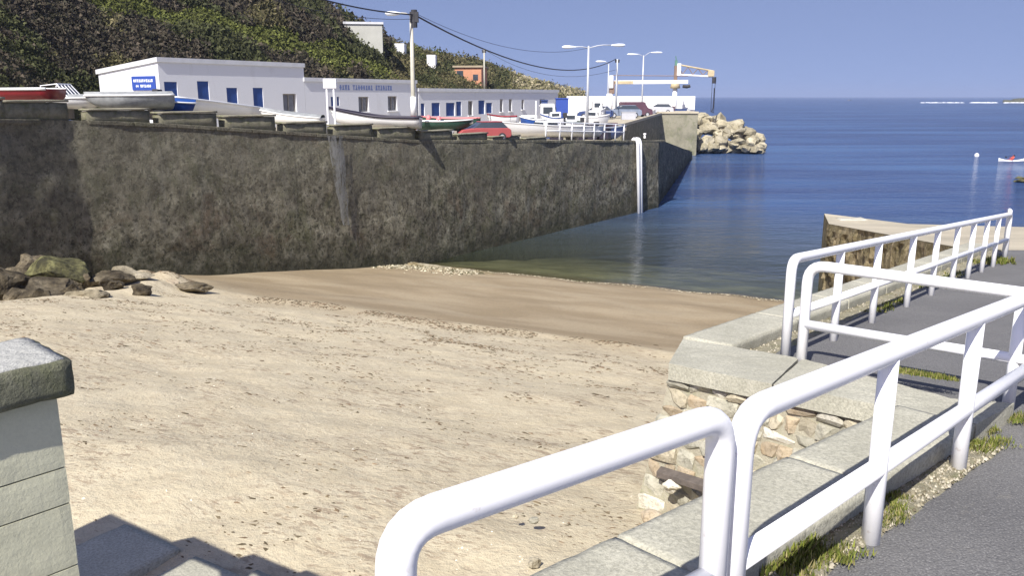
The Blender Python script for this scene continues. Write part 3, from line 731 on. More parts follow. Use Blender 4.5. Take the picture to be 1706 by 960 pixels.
def depth_at(px0, px):
    s0_, _ = bs(px0, 120); lo, hi = 0.5, 20.0
    for _ in range(40):
        m = (lo + hi) / 2; q = bpt(s0_, 8, -m); u = 853 + FPX * q.x / (q.y * cos(PITCH) - (q.z - CAMZ) * sin(PITCH))
        if u > px: lo = m
        else: hi = m
    q = bpt(s0_, 8, -lo); return lo, atF(px, 116, q.y).z
GD, gz_ = depth_at(262, 166); print('gable depth', GD, gz_)
# building one: sign on the sunlit gable end
b1, s0, s1, zb, zt, dep = building('harbour_store', 'long white flat-roofed store with blue shutters and a blue sign on its sunlit end', 262, 505, 100, GD,
    [(273, 297, 136, 162, 'shutter'), (328, 350, 135, 169, 'shutter'), (377, 397, 146, 173, 'shutter'), (421, 440, 146, 182, 'shutter'), (471, 495, 156, 187, 'window')], M['plaster_old'], 6.1, side_slope=max(0, bs(383, 100)[1] - gz_))
# points on the gable end, which has the same plaster as the front
def gpt(n, z): return bpt(s0 - .02, z, -n) - BD * .0
def g_of(px, py):
    r, z = on_plane(px, py, (bpt(s0, 0).x, bpt(s0, 0).y), (-BN.x, -BN.y)); return r, z
n0, za = g_of(220, 127); n1, zc = g_of(261, 150)
sg = thing('wall_sign', 'blue rectangular sign with two white text lines on the white gable end', 'sign', bpt(s0 - .03, (za + zc) / 2, -(n0 + n1) / 2))
m_ = MB(); nn = abs(n0 - n1); m_.box(bpt(s0 - .03, (za + zc) / 2, -(n0 + n1) / 2), .05, nn, za - zc, BD); obj('board', local(m_, sg), M['signblue'], sg)
def text_bars(parent, words, z, hgt, mat, origin, axis, normal):
    """rows of small raised letters made of strokes"""
# sign lettering, as flat raised text
def text_obj(txt, loc, xdir, size, mat, parent, name='lettering', ext=.008):
    cu = bpy.data.curves.new(name, 'FONT'); cu.body = txt; cu.size = size; cu.extrude = ext; cu.align_x = 'CENTER'; cu.align_y = 'CENTER'
    tmp = bpy.data.objects.new('tmp', cu); COL.objects.link(tmp)
    dg = bpy.context.evaluated_depsgraph_get(); me = bpy.data.meshes.new_from_object(tmp.evaluated_get(dg)); bpy.data.objects.remove(tmp)
    me.materials.clear(); me.materials.append(mat)
    X = Vector(xdir).normalized(); Z = Vector((0, 0, 1)); N = X.cross(Z)
    rot = Matrix((X, Z, N)).transposed(); me.transform(rot.to_4x4())
    o = obj(name, me, mat, parent); o.location = Vector(loc) - parent.location; return o
def print_line(parent, c, xdir, width, h, words, mat):
    """a line of small print too worn to read: one flat mark per letter"""
    X = Vector(xdir).normalized(); total = sum(words) + len(words) - 1; cw = width / total; x = -width / 2; m_ = MB(); rn = random.Random(total)
    for wd in words:
        for q in range(wd):
            hh = h * rn.choice((1, 1, .92)); m_.box(Vector(c) + X * (x + cw / 2), cw * .34 + rn.random() * cw * .3, .012, hh, X)
            m_.box(Vector(c) + X * (x + cw / 2) + Vector((0, 0, rn.choice((-.38, 0, .38)) * h)), cw * .82, .016, h * .22, X); x += cw
        x += cw
    obj('lettering', local(m_, parent), mat, parent, kind='stuff')
for zf_, wd in ((.68, [11]), (.30, [2, 7])):
    print_line(sg, bpt(s0 - .065, lerp(zc, za, zf_), -(n0 + n1) / 2), BN, nn * (.84 if zf_ > .5 else .66), (za - zc) * .2, wd, M['lettering'])
b2, t0, t1, zb2, zt2, _ = building('harbour_office', 'low white office with two dark windows and faded blue lettering above them', 507, 693, 131, 8.0,
    [(551, 559, 161, 177, 'door'), (561, 566, 161, 176, 'door'), (597, 615, 161, 186, 'window'), (646, 662, 160, 184, 'window')], M['plaster_old'], 5.4, side_slope=.1)
a_, z_ = bs(565, 146); b_, _ = bs(653, 146); zc_ = bs(610, 146)[1]; print_line(b2, bpt((a_ + b_) / 2, zc_, .012), BD, b_ - a_, .34, [4, 8, 7], M['lettering_blue'])
b3, u0, u1, zb3, zt3, _ = building('fishermen_sheds', 'long low row of white sheds with blue doors at the far quay end', 697, 930, 148, 7.0,
    [(701, 708, 172, 193, 'door'), (719, 733, 171, 193, 'shutter'), (743, 758, 171, 193, 'door'), (760, 769, 169, 193, 'shutter'), (780, 788, 168, 192, 'window'), (797, 808, 167, 190, 'door'), (810, 820, 171, 188, 'shutter'), (833, 838, 165, 186, 'window'), (848, 853, 165, 185, 'window'), (869, 873, 166, 182, 'window'), (899, 909, 165, 175, 'window')], M['plaster_old'], 4.75, side_slope=.0)

# white breakwater wall behind the cranes
a = atF(944, 160, 132); b = atF(1158, 160, 132)
bw = thing('breakwater_wall', 'bright white parapet wall behind the cranes at the end of the quay', 'wall', (a.x, 132, UQ))
n = 7
for k in range(n):
    xa = lerp(a.x, b.x, k / n); xb = lerp(a.x, b.x, (k + 1) / n)
    m_ = MB(); m_.box(((xa + xb) / 2 - a.x, 0, 0), xb - xa - .03, .6, a.z - UQ, base=True); obj('wall_panel', m_, M['plaster'], bw, bevel=.03)

# concrete box building on the hill, white hut, terracotta house
def hut(name, label, cat, px0, px1, ytop, ybot, F, depth, mat, roofmat, rz=0.0, over=.15, wins=()):
    a = atF(px0, ytop, F); b = atF(px1, ytop, F); c = atF(px0, ybot, F); w = b.x - a.x; h = a.z - c.z + 1.5
    t = thing(name, label, cat, ((a.x + b.x) / 2, F, c.z - 1.5), rz)
    m_ = MB(); m_.box((0, depth / 2, 0), w, depth, h - .25, base=True); obj('wall', m_, mat, t)
    m_ = MB(); m_.box((0, depth / 2, h - .248), w + over * 2, depth + over * 2, .25, base=True); obj('roof', m_, roofmat, t)
    for (x, z, ww, hh) in wins:
        m_ = MB(); m_.box((w * x, -.02, h - 1.5 * 0 - z), ww, .06, hh); obj('window', m_, M['glass'], t)
    return t
hut('concrete_shelter', 'plain grey concrete block building on the hill crest', 'building', 573, 636, 36, 70, 99, 5, M['grey_panel'], M['roofgrey'], R(8))
hut('white_hut', 'small bright white box hut on the hillside above the quay', 'hut', 711, 725, 91, 103, 118, 2.5, M['plaster'], M['plaster'], 0, .02)
hut('low_white_shed', 'low white shed near the hill crest right of the concrete building', 'shed', 657, 673, 72, 70, 114, 2.5, M['plaster'], M['plaster'], 0, .02)
hut('terracotta_house', 'terracotta coloured house with flat roof on the hillside', 'house', 757, 802, 109, 137, 122, 6, M['terracotta'], M['stone_orange'], R(-6), .25, [(.28, 1.6, .7, .8), (-.3, 1.2, .9, 1.0)])

# ------------------------------------------------------------------ hill
Bl = [(-420, 38, 7.3), (-100, 44, 7.2), (0, 47, 7.1), (165, 57, 6.3), (262, 61, 6.1), (505, 73, 5.5), (690, 86, 5.0), (800, 98, 4.8), (930, 125, 4.9), (975, 160, 2.0)]
Rl = [(-420, -260, 78), (-100, -190, 80), (0, -160, 82), (262, -85, 88), (420, -38, 93), (505, -6, 98), (545, 14, 101), (570, 31, 106), (645, 70, 116), (700, 86, 135), (805, 107, 165), (870, 134, 190), (925, 149, 225), (975, 160, 260)]
bpts = [(px, Vector(((px - 853) / FPX * (F * .975 + .2), F, z))) for px, F, z in Bl]
rpts = [(px, atF(px, y, F)) for px, y, F in Rl]
def curve_at(pts, px):
    xs = [p[0] for p in pts]; return Vector([interp(px, xs, [p[1][k] for p in pts]) for k in range(3)])
def hill_pt(u, v):       # u: -420..975, v: 0 foot .. 1 crest .. 1.5 beyond
    b = curve_at(bpts, u); r = curve_at(rpts, u)
    if v <= 1:
        f = v ** .80; p = Vector((lerp(b.x, r.x, v), lerp(b.y, r.y, v), lerp(b.z, r.z, f)))
        k = sin(pi * min(1, v)) 
    else:
        d = (r - b); d.z = 0; p = r + d * (v - 1); p.z = r.z - (v - 1) * 12; k = 0
    amp = (.35 + 1.5 * k) * min(1, max(.15, (975 - u) / 350))
    q = Vector((p.x, p.y, 0))
    p.z += noise.noise(q * .07) * amp * 1.2 + noise.noise(q * .22 + SEED) * amp * .55
    return p
us = np.arange(-420, 976, 9.0); vs_ = list(np.linspace(0, 1, 46)) + [1.15, 1.5]
H = [[hill_pt(u, v) for u in us] for v in vs_]
m_ = MB(); m_.grid(H); obj('hill', m_, M['hill'], kind='structure', smooth=True)
# low ground under everything on the left of the sea
def lcol(kind):
    base = {'heather': [(.058, .050, .036), (.075, .062, .046), (.045, .042, .028)], 'green': [(.088, .100, .026), (.11, .122, .034), (.075, .082, .026)],
            'gorse': [(.050, .056, .024), (.066, .070, .032), (.040, .043, .020)], 'dry': [(.10, .092, .044), (.12, .105, .055), (.080, .075, .034)],
            'pale': [(.30, .26, .17), (.22, .20, .12), (.16, .15, .07)]}[kind]
    c = random.choice(base); k = random.uniform(.7, 1.4); return [x * k for x in c]
V = []; F = []; C = []
rnd = random.Random(3)
for _ in range(24000):
    u = rnd.uniform(-60, 968); v = rnd.random() ** .9 * 1.03
    p = hill_pt(u, v); q = Vector((p.x * .09, p.y * .09, 0)); nn = noise.noise(q) ; n2 = noise.noise(q * 3.1 + SEED)
    band = .50 + .10 * noise.noise(Vector((u * .006, 2, 0))) - .12 * max(0, (u - 200) / 400)
    inband = abs(v - band) < .085 + .05 * n2 and 90 < u < 640
    if inband: kind = 'green'
    elif u > 640: kind = 'dry' if n2 > .0 else ('green' if nn > .1 else 'gorse')
    elif v < .16 + .1 * nn: kind = 'heather' if n2 > 0 else 'gorse'
    else: kind = 'gorse' if nn + n2 * .6 > -.05 else ('heather' if n2 < .25 else 'dry')
    if u > 850: kind = 'pale' if v > .45 and n2 > -.2 else 'dry'
    dist = p.y; sz = (.0070 if not inband else .0055) * dist * rnd.uniform(.6, 1.5)
    if u > 640: sz *= .6
    cr = sz * 1.1; hgt = sz * rnd.uniform(.9, 1.9) * (1 if not inband else .5)
    base = lcol(kind)
    for k in range(17):
        a = rnd.uniform(0, 2 * pi); rr = cr * math.sqrt(rnd.random()); cx = p.x + cos(a) * rr; cy = p.y + sin(a) * rr; cz = p.z + rnd.random() * hgt * (1 - (rr / cr) ** 2 * .6) - .05
        ls = sz * rnd.uniform(.13, .34); d1 = Vector((rnd.gauss(0, 1), rnd.gauss(0, 1), rnd.gauss(0, .6))).normalized() * ls; d2 = Vector((rnd.gauss(0, .6), rnd.gauss(0, .6), 1)).normalized() * ls * 1.3
        b0 = len(V); V += [(cx - d1.x, cy - d1.y, cz - d1.z), (cx + d1.x, cy + d1.y, cz + d1.z), (cx + d2.x, cy + d2.y, cz + d2.z)]; F.append((b0, b0 + 1, b0 + 2))
        t_ = rnd.uniform(.85, 1.25); C.append([base[0] * t_, base[1] * t_, base[2] * t_])
obj('hillside_shrubs', fast_mesh('hillside_shrubs', np.array(V), np.array(F), M['leaf'], np.array(C)), None, fix=False, kind='stuff', label='dense dark gorse, heather and green grass covering the hillside', cat='shrubs')
# pale outcrops at the tip of the headland
for k, (px, py, F_, s) in enumerate(((872, 131, 185, 1.6), (886, 136, 195, 1.9), (900, 141, 205, 1.7), (879, 139, 190, 1.2), (912, 147, 215, 1.6))):
    me = rock_mesh((s * 1.5, s, s * .6), 70 + k, 2, .5, mat=M['rock_pale'])
    obj('outcrop_rock', me, None, loc=atF(px, py, F_), label='pale rock outcrop on the tip of the far headland', cat='rock', group='pale outcrops on the headland')

# ------------------------------------------------------------------ poles, lamps, wires
def street_lamp(name, label, px, ybase, ytop, F, arms, group=None, r=.11, band=False, mat=None, headw=.75):
    """arms: list of (px, py) of lamp heads"""
    b = atF(px, ybase, F); t = atF(px, ytop, F); L = t.z - b.z; o = thing(name, label, 'street lamp', b, 0, group)
    m_ = MB(); m_.tube([(0, 0, 0), (0, 0, L * .5), (0, 0, L)], [r, r * .85, r * .6], 10); obj('pole', m_, mat or M['lamp_metal'], o, smooth=True)
    if band:
        m_ = MB(); m_.tube([(0, 0, .25), (0, 0, .95)], r + .03, 10); obj('red_band', m_, M['red'], o, smooth=True)
        m_ = MB(); m_.tube([(0, 0, .952), (0, 0, 1.9)], r + .028, 10); obj('white_band', m_, M['rail'], o, smooth=True)
    for (hx, hy) in arms:
        h = atF(hx, hy, F) - b; st = Vector((0, 0, L - .15)); mid = Vector((h.x * .5, 0, max(st.z, h.z) + .02))
        m_ = MB(); m_.tube([st, lerp(st, mid, .6) + Vector((0, 0, .03)), mid, lerp(mid, h, .7)], .035, 8); ar = obj('arm', m_, mat or M['lamp_metal'], o, smooth=True)
        sgn = 1 if h.x > 0 else -1
        rows = []
        for i, (f, w, hh) in enumerate(((-.5, .04, .04), (-.3, .12, .08), (0, .17, .12), (.35, .16, .11), (.5, .05, .04))):
            rows.append([Vector((h.x + f * headw * sgn, w * cos(a), h.z + hh * sin(a))) for a in [2 * pi * k / 10 for k in range(10)]])
        m_ = MB(); m_.grid(rows, True); hd = obj('lamp_head', m_, M['lamp_glass'], ar, smooth=True)
    return o
L1 = street_lamp('street_lamp', 'tall single-arm lamp post with red and white bands near its foot, carrying cables', 690, 224, 20, 44, [(655, 22)], r=.13, band=True, mat=M['pole_wood'], headw=.8)
street_lamp('street_lamp', 'double-armed grey lamp post between the white boats, nearest of the two', 978, 214, 76, 62, [(948, 78), (1030, 75)], headw=1.0)
street_lamp('street_lamp', 'double-armed pale lamp post in front of the white breakwater wall', 1069, 190, 92, 122, [(1054, 90), (1094, 87)], headw=1.6, r=.14)
street_lamp('street_lamp', 'slim lamp post with one arm to the left beside the first crane', 1012, 196, 106, 110, [(1001, 102)], headw=1.3, r=.12)
def util_pole(label, px, ybase, ytop, F, mat, r=.12, fit=True):
    b = atF(px, ybase, F); t = atF(px, ytop, F); L = t.z - b.z; o = thing('utility_pole', label, 'pole', b)
    m_ = MB(); m_.tube([(0, 0, 0), (0, 0, L)], r, 8, r2=r * .7); obj('pole', m_, mat, o, smooth=True)
    if fit: m_ = MB(); m_.box((0, 0, L - .25), .5, .14, .3); m_.tube([(-.3, 0, L - .1), (.3, 0, L - .1)], .05, 6); obj('bracket', m_, M['dark'], o)
    return o, t
_, T2 = util_pole('dark-topped utility pole between the lamp post and the crane boom', 1026, 192, 98, 100, M['lamp_metal'], .14)
_, T3 = util_pole('thin wooden pole in front of the hillside by the terracotta house', 807, 156, 82, 108, M['pole_wood'], .11)
m_ = MB(); m_.box((0, 0, 0), .42, .28, .5); m_.tube([(0, .0, -.5), (0, 0, .35)], .15, 8)
tp = atF(690, 28, 44) - L1.location; m_.v = [tuple(Vector(v) + tp) for v in m_.v]; obj('cable_bracket', m_, M['dark'], L1)
def wire(label, a, b, sag, r, n=24):
    m_ = MB(); a = Vector(a); b = Vector(b); pts = []
    for k in range(n + 1):
        f = k / n; p = lerp(a, b, f); p.z -= sag * 4 * f * (1 - f); pts.append(p)
    c = a; m_.tube([p - c for p in pts], r, 5); return obj('overhead_cable', m_, M['cable'], loc=c, label=label, cat='cable', smooth=True)
top1 = atF(690, 24, 44)
wire('thick black cable sagging from the banded lamp post to the pole by the crane', top1, T2, 1.9, .045)
wire('thick black cable from the top left to the banded lamp post', atF(440, -32, 36), top1, .25, .035)
wire('thin cable running above the thick one towards the double-armed lamp', top1 + Vector((0, 0, .1)), atF(978, 80, 62), .9, .012)
wire('thin lower cable from the left into the banded lamp post', atF(440, -6, 37), atF(690, 31, 44), .3, .012)
wire('thin cable from the wooden pole on the hillside to the pole by the crane', T3, T2 + Vector((0, 0, -1.2)), 1.8, .02)

# ------------------------------------------------------------------ cranes
def crane(label, px, ybase, ytop, F, boom, hook=None, style=0):
    b = atF(px, ybase, F); t = atF(px, ytop, F); L = t.z - b.z; o = thing('quay_crane', label, 'crane', b, 0, 'cranes on the quay')
    k = F / FPX
    if style == 0:
        m_ = MB(); m_.tube([(0, 0, 0), (0, 0, L * .52)], .40, 14); obj('pedestal', m_, M['rail'], o, smooth=True)
        m_ = MB(); m_.box((.25, 0, L * .52), .62, .7, L * .30, base=True); obj('slewing_mast', m_, M['crane_rust'], o, bevel=.04)
        m_ = MB(); m_.box((.10, -.38, L * .80), .50, .30, L * .30); obj('counter_plate', m_, M['rail'], o, bevel=.04)
    else:
        m_ = MB(); m_.tube([(0, 0, 0), (0, 0, L * .48)], .34, 14); obj('pedestal', m_, M['rail'], o, smooth=True)
        m_ = MB(); m_.tube([(0, 0, L * .47), (0, 0, L * .60)], .75, 16, r2=.55); obj('slewing_ring', m_, M['crane_yellow'], o, smooth=True)
        m_ = MB(); m_.box((0, 0, L * .6), .45, .45, L * .3, base=True); obj('mast', m_, M['crane_rust'], o, bevel=.04)
        m_ = MB(); m_.box((.0, 0, L * .9), .35, .35, L * .10, base=True); m_.tube([(0, 0, L), (-.1, 0, L + .6)], .07, 6); obj('mast_head', m_, M['crane_green'], o)
    p0 = atF(boom[0][0], boom[0][1], F) - b; p1 = atF(boom[1][0], boom[1][1], F) - b
    hgt0, hgt1 = boom[2] * k, boom[3] * k; vs = []
    for p, hh in ((p0, hgt0), (p1, hgt1)):
        for yy, zz in ((-.18, -hh / 2), (.18, -hh / 2), (.18, hh / 2), (-.18, hh / 2)): vs.append(p + Vector((0, yy, zz)))
    if style == 0:
        m_ = MB(); m_.add(vs, [(0, 1, 2, 3), (7, 6, 5, 4), (0, 4, 5, 1), (1, 5, 6, 2), (2, 6, 7, 3), (3, 7, 4, 0)]); bo = obj('boom', m_, M['rail'], o, bevel=.03)
        m_ = MB(); d = p1 - p0; m_.box(p0 + d * .14 + Vector((0, 0, -.02)), d.length * .26, .42, hgt0 * .8); obj('boom_collar', m_, M['crane_yellow'], bo)
        m_ = MB(); m_.tube([p0 + Vector((0, 0, .85)), p1 + Vector((0, 0, .70))], .05, 6); m_.tube([p0 + Vector((0, 0, .5)), p0 + Vector((0, 0, .9))], .05, 6); obj('tie_rod', m_, M['crane_rust'], o)
        m_ = MB(); m_.tube([p1 + Vector((-.6, 0, -.55)), p1 + Vector((-.1, 0, -.6)), p1 + Vector((.3, 0, -.5))], .2, 8); obj('hoist', m_, M['dark'], bo)
    else:
        m_ = MB(); m_.tube([p0 + Vector((0, 0, -.75)), p1 + Vector((0, 0, -.55))], .13, 8); bo = obj('lower_boom', m_, M['rail'], o)
        m_ = MB(); m_.tube([p0 + Vector((0, 0, .65)), p1 + Vector((0, 0, .25))], .12, 8); obj('upper_boom', m_, M['crane_yellow'], o)
        m_ = MB(); n = 7
        for q in range(n):
            a = lerp(p0, p1, q / n); c = lerp(p0, p1, (q + 1) / n); za, zc = (-.65, .5) if q % 2 else (.55, -.6)
            m_.tube([a + Vector((0, 0, za * lerp(1, .6, q / n))), c + Vector((0, 0, zc * lerp(1, .6, q / n)))], .06, 6)
        obj('boom_web', m_, M['crane_rust'], o)
        m_ = MB(); m_.box(p1 + Vector((-.3, 0, -.1)), .9, .5, .85); obj('boom_head', m_, M['crane_yellow'], bo, bevel=.04)
        m_ = MB(); m_.box(p0 + Vector((.15, -.1, -.05)), .55, .55, 1.7); obj('boom_foot', m_, M['rail'], bo, bevel=.04)
    if hook:
        h = atF(hook[0], hook[1], F) - b; m_ = MB(); c = Vector((h.x, 0, 0)); m_.tube([Vector((h.x, 0, p1.z - .6)), Vector((h.x, 0, p1.z - 1.5))], .3, 8); obj('pulley_block', m_, M['dark'], o)
        for dx in (-.25, .18):
            m_ = MB(); m_.tube([Vector((h.x + dx, 0, p1.z - 1.4)), Vector((h.x + dx, 0, h.z))], .035, 5); obj('hoist_rope', m_, M['cable'], o)
        m_ = MB(); m_.tube([Vector((h.x + .1, 0, h.z + 3.4)), Vector((h.x + .1, 0, h.z + .6)), Vector((h.x - .15, 0, h.z)), Vector((h.x + .2, 0, h.z - .1))], .09, 6); obj('hook', m_, M['cable'], o)
    return o
crane('nearer crane with a long horizontal white boom and white pedestal', 1015, 192, 122, 108, ((1021, 137), (1146, 136), 6, 6), None, 0)
crane('farther crane with a raised yellow and white jib and hanging hook', 1123, 188, 100, 126, ((1129, 115), (1188, 121), 0, 0), (1187, 186), 1)

# ------------------------------------------------------------------ boats
def boat(name, label, bow, stern, F, z0, H_, beam, hullm, rimm, inm=None, rim=.07, sheer=.3, cabin=None, motor=True, F2=None, cat='boat', cover=False, group='boats standing on the quay', rimy=None):
    """bow, stern: photo x of the two ends; hull stands on its keel at height z0"""
    F2 = F2 if F2 is not None else F
    a = atF(bow, 160, F); b = atF(stern, 160, F2); a.z = b.z = z0
    if rimy: a.z = atF(bow, rimy[0], F).z - H_ * (1 + sheer); b.z = atF(stern, rimy[1], F2).z - H_
    D = a - b; L = D.length; t = thing(name, label, cat, (a + b) / 2, math.atan2(D.y, D.x), group); t.rotation_euler = (0, -math.atan2(D.z, math.hypot(D.x, D.y)), math.atan2(D.y, D.x))
    n = 15; secs = []; inner = []; top = []
    for i in range(n):
        f = i / (n - 1); x = (f - .5) * L
        w = beam / 2 * (1 - max(0, (f - .45) / .55) ** 2.2) * (.82 + .18 * min(1, f / .3)); w = max(w, .015)
        zs = H_ * (1 + sheer * max(0, (f - .3) / .7) ** 2 + .05 * (1 - f)); kz = H_ * .04 + H_ * .5 * max(0, (f - .72) / .28) ** 2
        x2 = x + (.07 * L * max(0, (f - .75) / .25) if True else 0)
        prof = [(-1, 1), (-.97, .72), (-.86, .36), (-.5, .1), (0, 0), (.5, .1), (.86, .36), (.97, .72), (1, 1)]
        secs.append([Vector((lerp(x, x2, zz), w * yy, lerp(kz, zs, zz))) for yy, zz in prof])
        top.append((x2, w, zs))
    m_ = MB(); m_.grid(secs); m_.f.append(tuple(range(9))); obj('hull', m_, hullm, t, smooth=True)
    rows = []
    for (x, w, z) in top:
        wi = max(.005, w - .09); rows.append([Vector((x, -wi, z - .02)), Vector((x, -wi * .9, z - H_ * .45)), Vector((x, wi * .9, z - H_ * .45)), Vector((x, wi, z - .02))] if not cover else [Vector((x, -w, z)), Vector((x, -w * .5, z + .13)), Vector((x, w * .5, z + .13)), Vector((x, w, z))])
    m_ = MB(); m_.grid(rows); obj('deck' if cover else 'interior', m_, inm or hullm, t, smooth=cover)
    pts = [Vector((x, -w, z)) for x, w, z in top] + [Vector((x, w, z)) for x, w, z in reversed(top)]
    m_ = MB(); m_.tube(pts, rim * .5, 6); g = obj('gunwale', m_, rimm, t, smooth=True)
    for f in (.3, .55):
        if cover: break
        m_ = MB(); i = int(f * (n - 1)); x, w, z = top[i]; m_.box((x, 0, z - H_ * .2), .25, w * 1.8, .05); obj('thwart', m_, M['dark_wood'], t)
    if cabin:
        cx, cl, ch, cm = cabin; bw_ = beam * .6; zt_ = H_ * .95
        vs = [(cx - cl / 2, -bw_ / 2, zt_ - .2), (cx + cl / 2, -bw_ / 2, zt_ - .2), (cx + cl / 2, bw_ / 2, zt_ - .2), (cx - cl / 2, bw_ / 2, zt_ - .2), (cx - cl / 2, -bw_ / 2 * .9, zt_ + ch), (cx + cl / 2 * .6, -bw_ / 2 * .9, zt_ + ch), (cx + cl / 2 * .6, bw_ / 2 * .9, zt_ + ch), (cx - cl / 2, bw_ / 2 * .9, zt_ + ch)]
        m_ = MB(); m_.add(vs, [(3, 2, 1, 0), (4, 5, 6, 7), (0, 1, 5, 4), (1, 2, 6, 5), (2, 3, 7, 6), (3, 0, 4, 7)]); cb = obj('cabin', m_, cm, t, bevel=.04)
        for sy in (-1, 1):
            m_ = MB(); m_.box((cx - cl * .08, sy * bw_ * .485, zt_ + ch * .62), cl * .55, .03, ch * .38); obj('side_window', m_, M['glass'], cb)
        m_ = MB(); m_.box((cx + cl * .40, 0, zt_ + ch * .6), .05, bw_ * .75, ch * .4); w_ = obj('windscreen', m_, M['glass'], cb)
    if motor:
        x, w, z = top[0]; m_ = MB(); m_.box((x - .12, 0, z + .12), .3, .26, .34); m_.box((x - .1, 0, z - .25), .12, .1, .6); obj('outboard_motor', m_, M['dark'], t, bevel=.03)
    # wooden chocks under the keel
    for f in (-.25, .22):
        m_ = MB(); m_.box((f * L, 0, -.32), .15, beam * .55, .34, base=True); obj('chock', m_, M['dark_wood'], t)
    return t
M['black'] = m_simple('black_boat_rim', (.018, .014, .03), .5, .15, 2, .05)
boat('rowing_boat', 'dark red boat with white rim at the left edge of the quay', -60, 95, 27.5, 7.62, .40, 1.5, M['red'], M['boat_white'], M['dark_wood'], motor=False, sheer=.12, rim=.1, rimy=(147, 149))
sb = boat('speedboat', 'small white speedboat with a framed windscreen beside the red boat', 168, 88, 30, 7.55, .38, 1.3, M['boat_white'], M['boat_white'], M['boat_grey'], cover=True, sheer=.05, motor=False)
m_ = MB()
for k in range(5):
    y = lerp(-.5, .5, k / 4); m_.tube([(-.05, y, .40), (-.42, y * .9, .86)], .022, 6)
m_.tube([(-.42, -.45, .86), (-.42, .45, .86)], .025, 6); m_.tube([(-.05, -.5, .42), (-.05, .5, .42)], .025, 6); m_.tube([(-.42, -.45, .86), (-.95, -.5, .8), (-.95, -.55, .4)], .02, 6); m_.tube([(-.42, .45, .86), (-.95, .5, .8), (-.95, .55, .4)], .02, 6)
ws = obj('windscreen_frame', m_, M['rail'], sb)
m_ = MB(); m_.add([(-.06, -.5, .42), (-.06, .5, .42), (-.41, .45, .84), (-.41, -.45, .84)], [(0, 1, 2, 3)]); m_.add([(-.1, -.5, .42), (-.1, .5, .42), (-.43, .45, .84), (-.43, -.45, .84)], [(3, 2, 1, 0)]); obj('windscreen', m_, M['glass'], ws)
boat('covered_boat', 'grey covered boat with a white rim below the blue sign', 150, 284, 29.5, 7.35, .52, 1.5, M['boat_grey'], M['boat_white'], M['boat_grey'], cover=True, sheer=.03, motor=False, rim=.07, F2=31, rimy=(159, 159))
boat('blue_boat', 'white boat with blue stern behind the parapet below the blue shutters', 462, 264, 42, 6.5, .62, 1.7, M['boat_white'], M['boat_white'], M['boat_blue'], sheer=.0, F2=33, rim=.10, motor=True, rimy=(186, 163))
boat('blue_dinghy', 'blue dinghy with white rim lying beside the grey covered boat', 318, 262, 32, 6.75, .5, 1.2, M['boat_blue'], M['boat_white'], M['boat_blue'], cover=True, sheer=.1, motor=False, rimy=(171, 166))
boat('white_dinghy', 'small white dinghy between the last blue shutter and the white sign box', 436, 534, 38, 6.35, .50, 1.3, M['boat_white'], M['boat_white'], M['boat_grey'], cover=True, sheer=.15, motor=False, rimy=(184, 197))
boat('rowing_boat', 'white boat with black rim and high bow in front of the harbour office', 556, 700, 40.5, 5.85, .52, 1.7, M['boat_white'], M['black'], M['boat_grey'], sheer=.75, rim=.13, motor=False, rimy=(179, 197))
boat('fishing_boat', 'dark green boat just right of the banded lamp post', 782, 699, 46, 5.4, .50, 1.6, M['green'], M['boat_white'], M['dark_wood'], sheer=.2, rimy=(199, 202))
boat('fishing_boat', 'long dark boat with pink red rim lying nearest the white sheds', 700, 800, 52, 5.3, .6, 1.7, M['green'], M['pink'], M['dark_wood'], sheer=.3, motor=False, rimy=(193, 197))
boat('motor_boat', 'long white boat with pointed bow left of the white guard rail', 830, 992, 51, 4.95, .72, 1.9, M['boat_white'], M['boat_white'], M['boat_grey'], sheer=.35, cabin=(.3, 1.4, .35, M['boat_white']), F2=56, rimy=(202, 211))
boat('motor_boat', 'white cabin boat behind the long white boat', 842, 905, 60, 5.0, .95, 1.9, M['boat_white'], M['boat_blue'], M['boat_grey'], sheer=.3, cabin=(-.2, 1.4, .8, M['boat_white']))
boat('motor_boat', 'white boat with a tall round-topped wheelhouse near the blue crate', 940, 885, 66, 5.1, 1.1, 2.0, M['boat_white'], M['boat_blue'], M['boat_grey'], sheer=.3, cabin=(.1, 1.3, 1.3, M['boat_white']))
boat('motor_boat', 'white boat with green stripe in front of the blue container', 925, 968, 64, 5.0, 1.1, 1.8, M['boat_white'], M['green'], M['boat_grey'], sheer=.3, cabin=(-.1, 1.1, .7, M['boat_white']))
boat('fishing_boat', 'navy blue boat at the end of the boat row beside the guard rail', 1040, 968, 63, 4.85, .8, 1.7, M['navy'], M['grey_blue'], M['dark_wood'], sheer=.3, motor=True)
boat('motor_boat', 'small white boat left of the thick white crane pedestal', 1008, 984, 80, 5.53, 1.1, 1.8, M['boat_white'], M['boat_white'], M['boat_grey'], sheer=.3, cabin=(0, 1.0, 1.0, M['boat_white']), motor=False)
boat('motor_boat', 'small white boat with blue rim under the blue container', 905, 940, 58, 5.2, .8, 1.7, M['boat_white'], M['boat_blue'], M['boat_grey'], sheer=.4, cabin=(-.1, .9, .45, M['boat_white']), motor=True, rimy=(190, 196))
boat('motor_boat', 'white boat with a low cabin beside the nearest double-armed lamp', 1012, 960, 69, 5.2, .9, 1.8, M['boat_white'], M['boat_white'], M['boat_grey'], sheer=.4, cabin=(0, 1.1, .6, M['boat_white']), motor=False, rimy=(190, 195))
boat('fishing_boat', 'small blue hulled boat behind the long white boat', 868, 908, 57, 5.2, .7, 1.6, M['boat_blue'], M['boat_white'], M['dark_wood'], sheer=.3, motor=False, rimy=(194, 200))
boat('rowing_boat', 'narrow white boat above the red car', 815, 862, 54, 5.2, .6, 1.5, M['boat_white'], M['red'], M['dark_wood'], sheer=.3, motor=False, rimy=(190, 194))
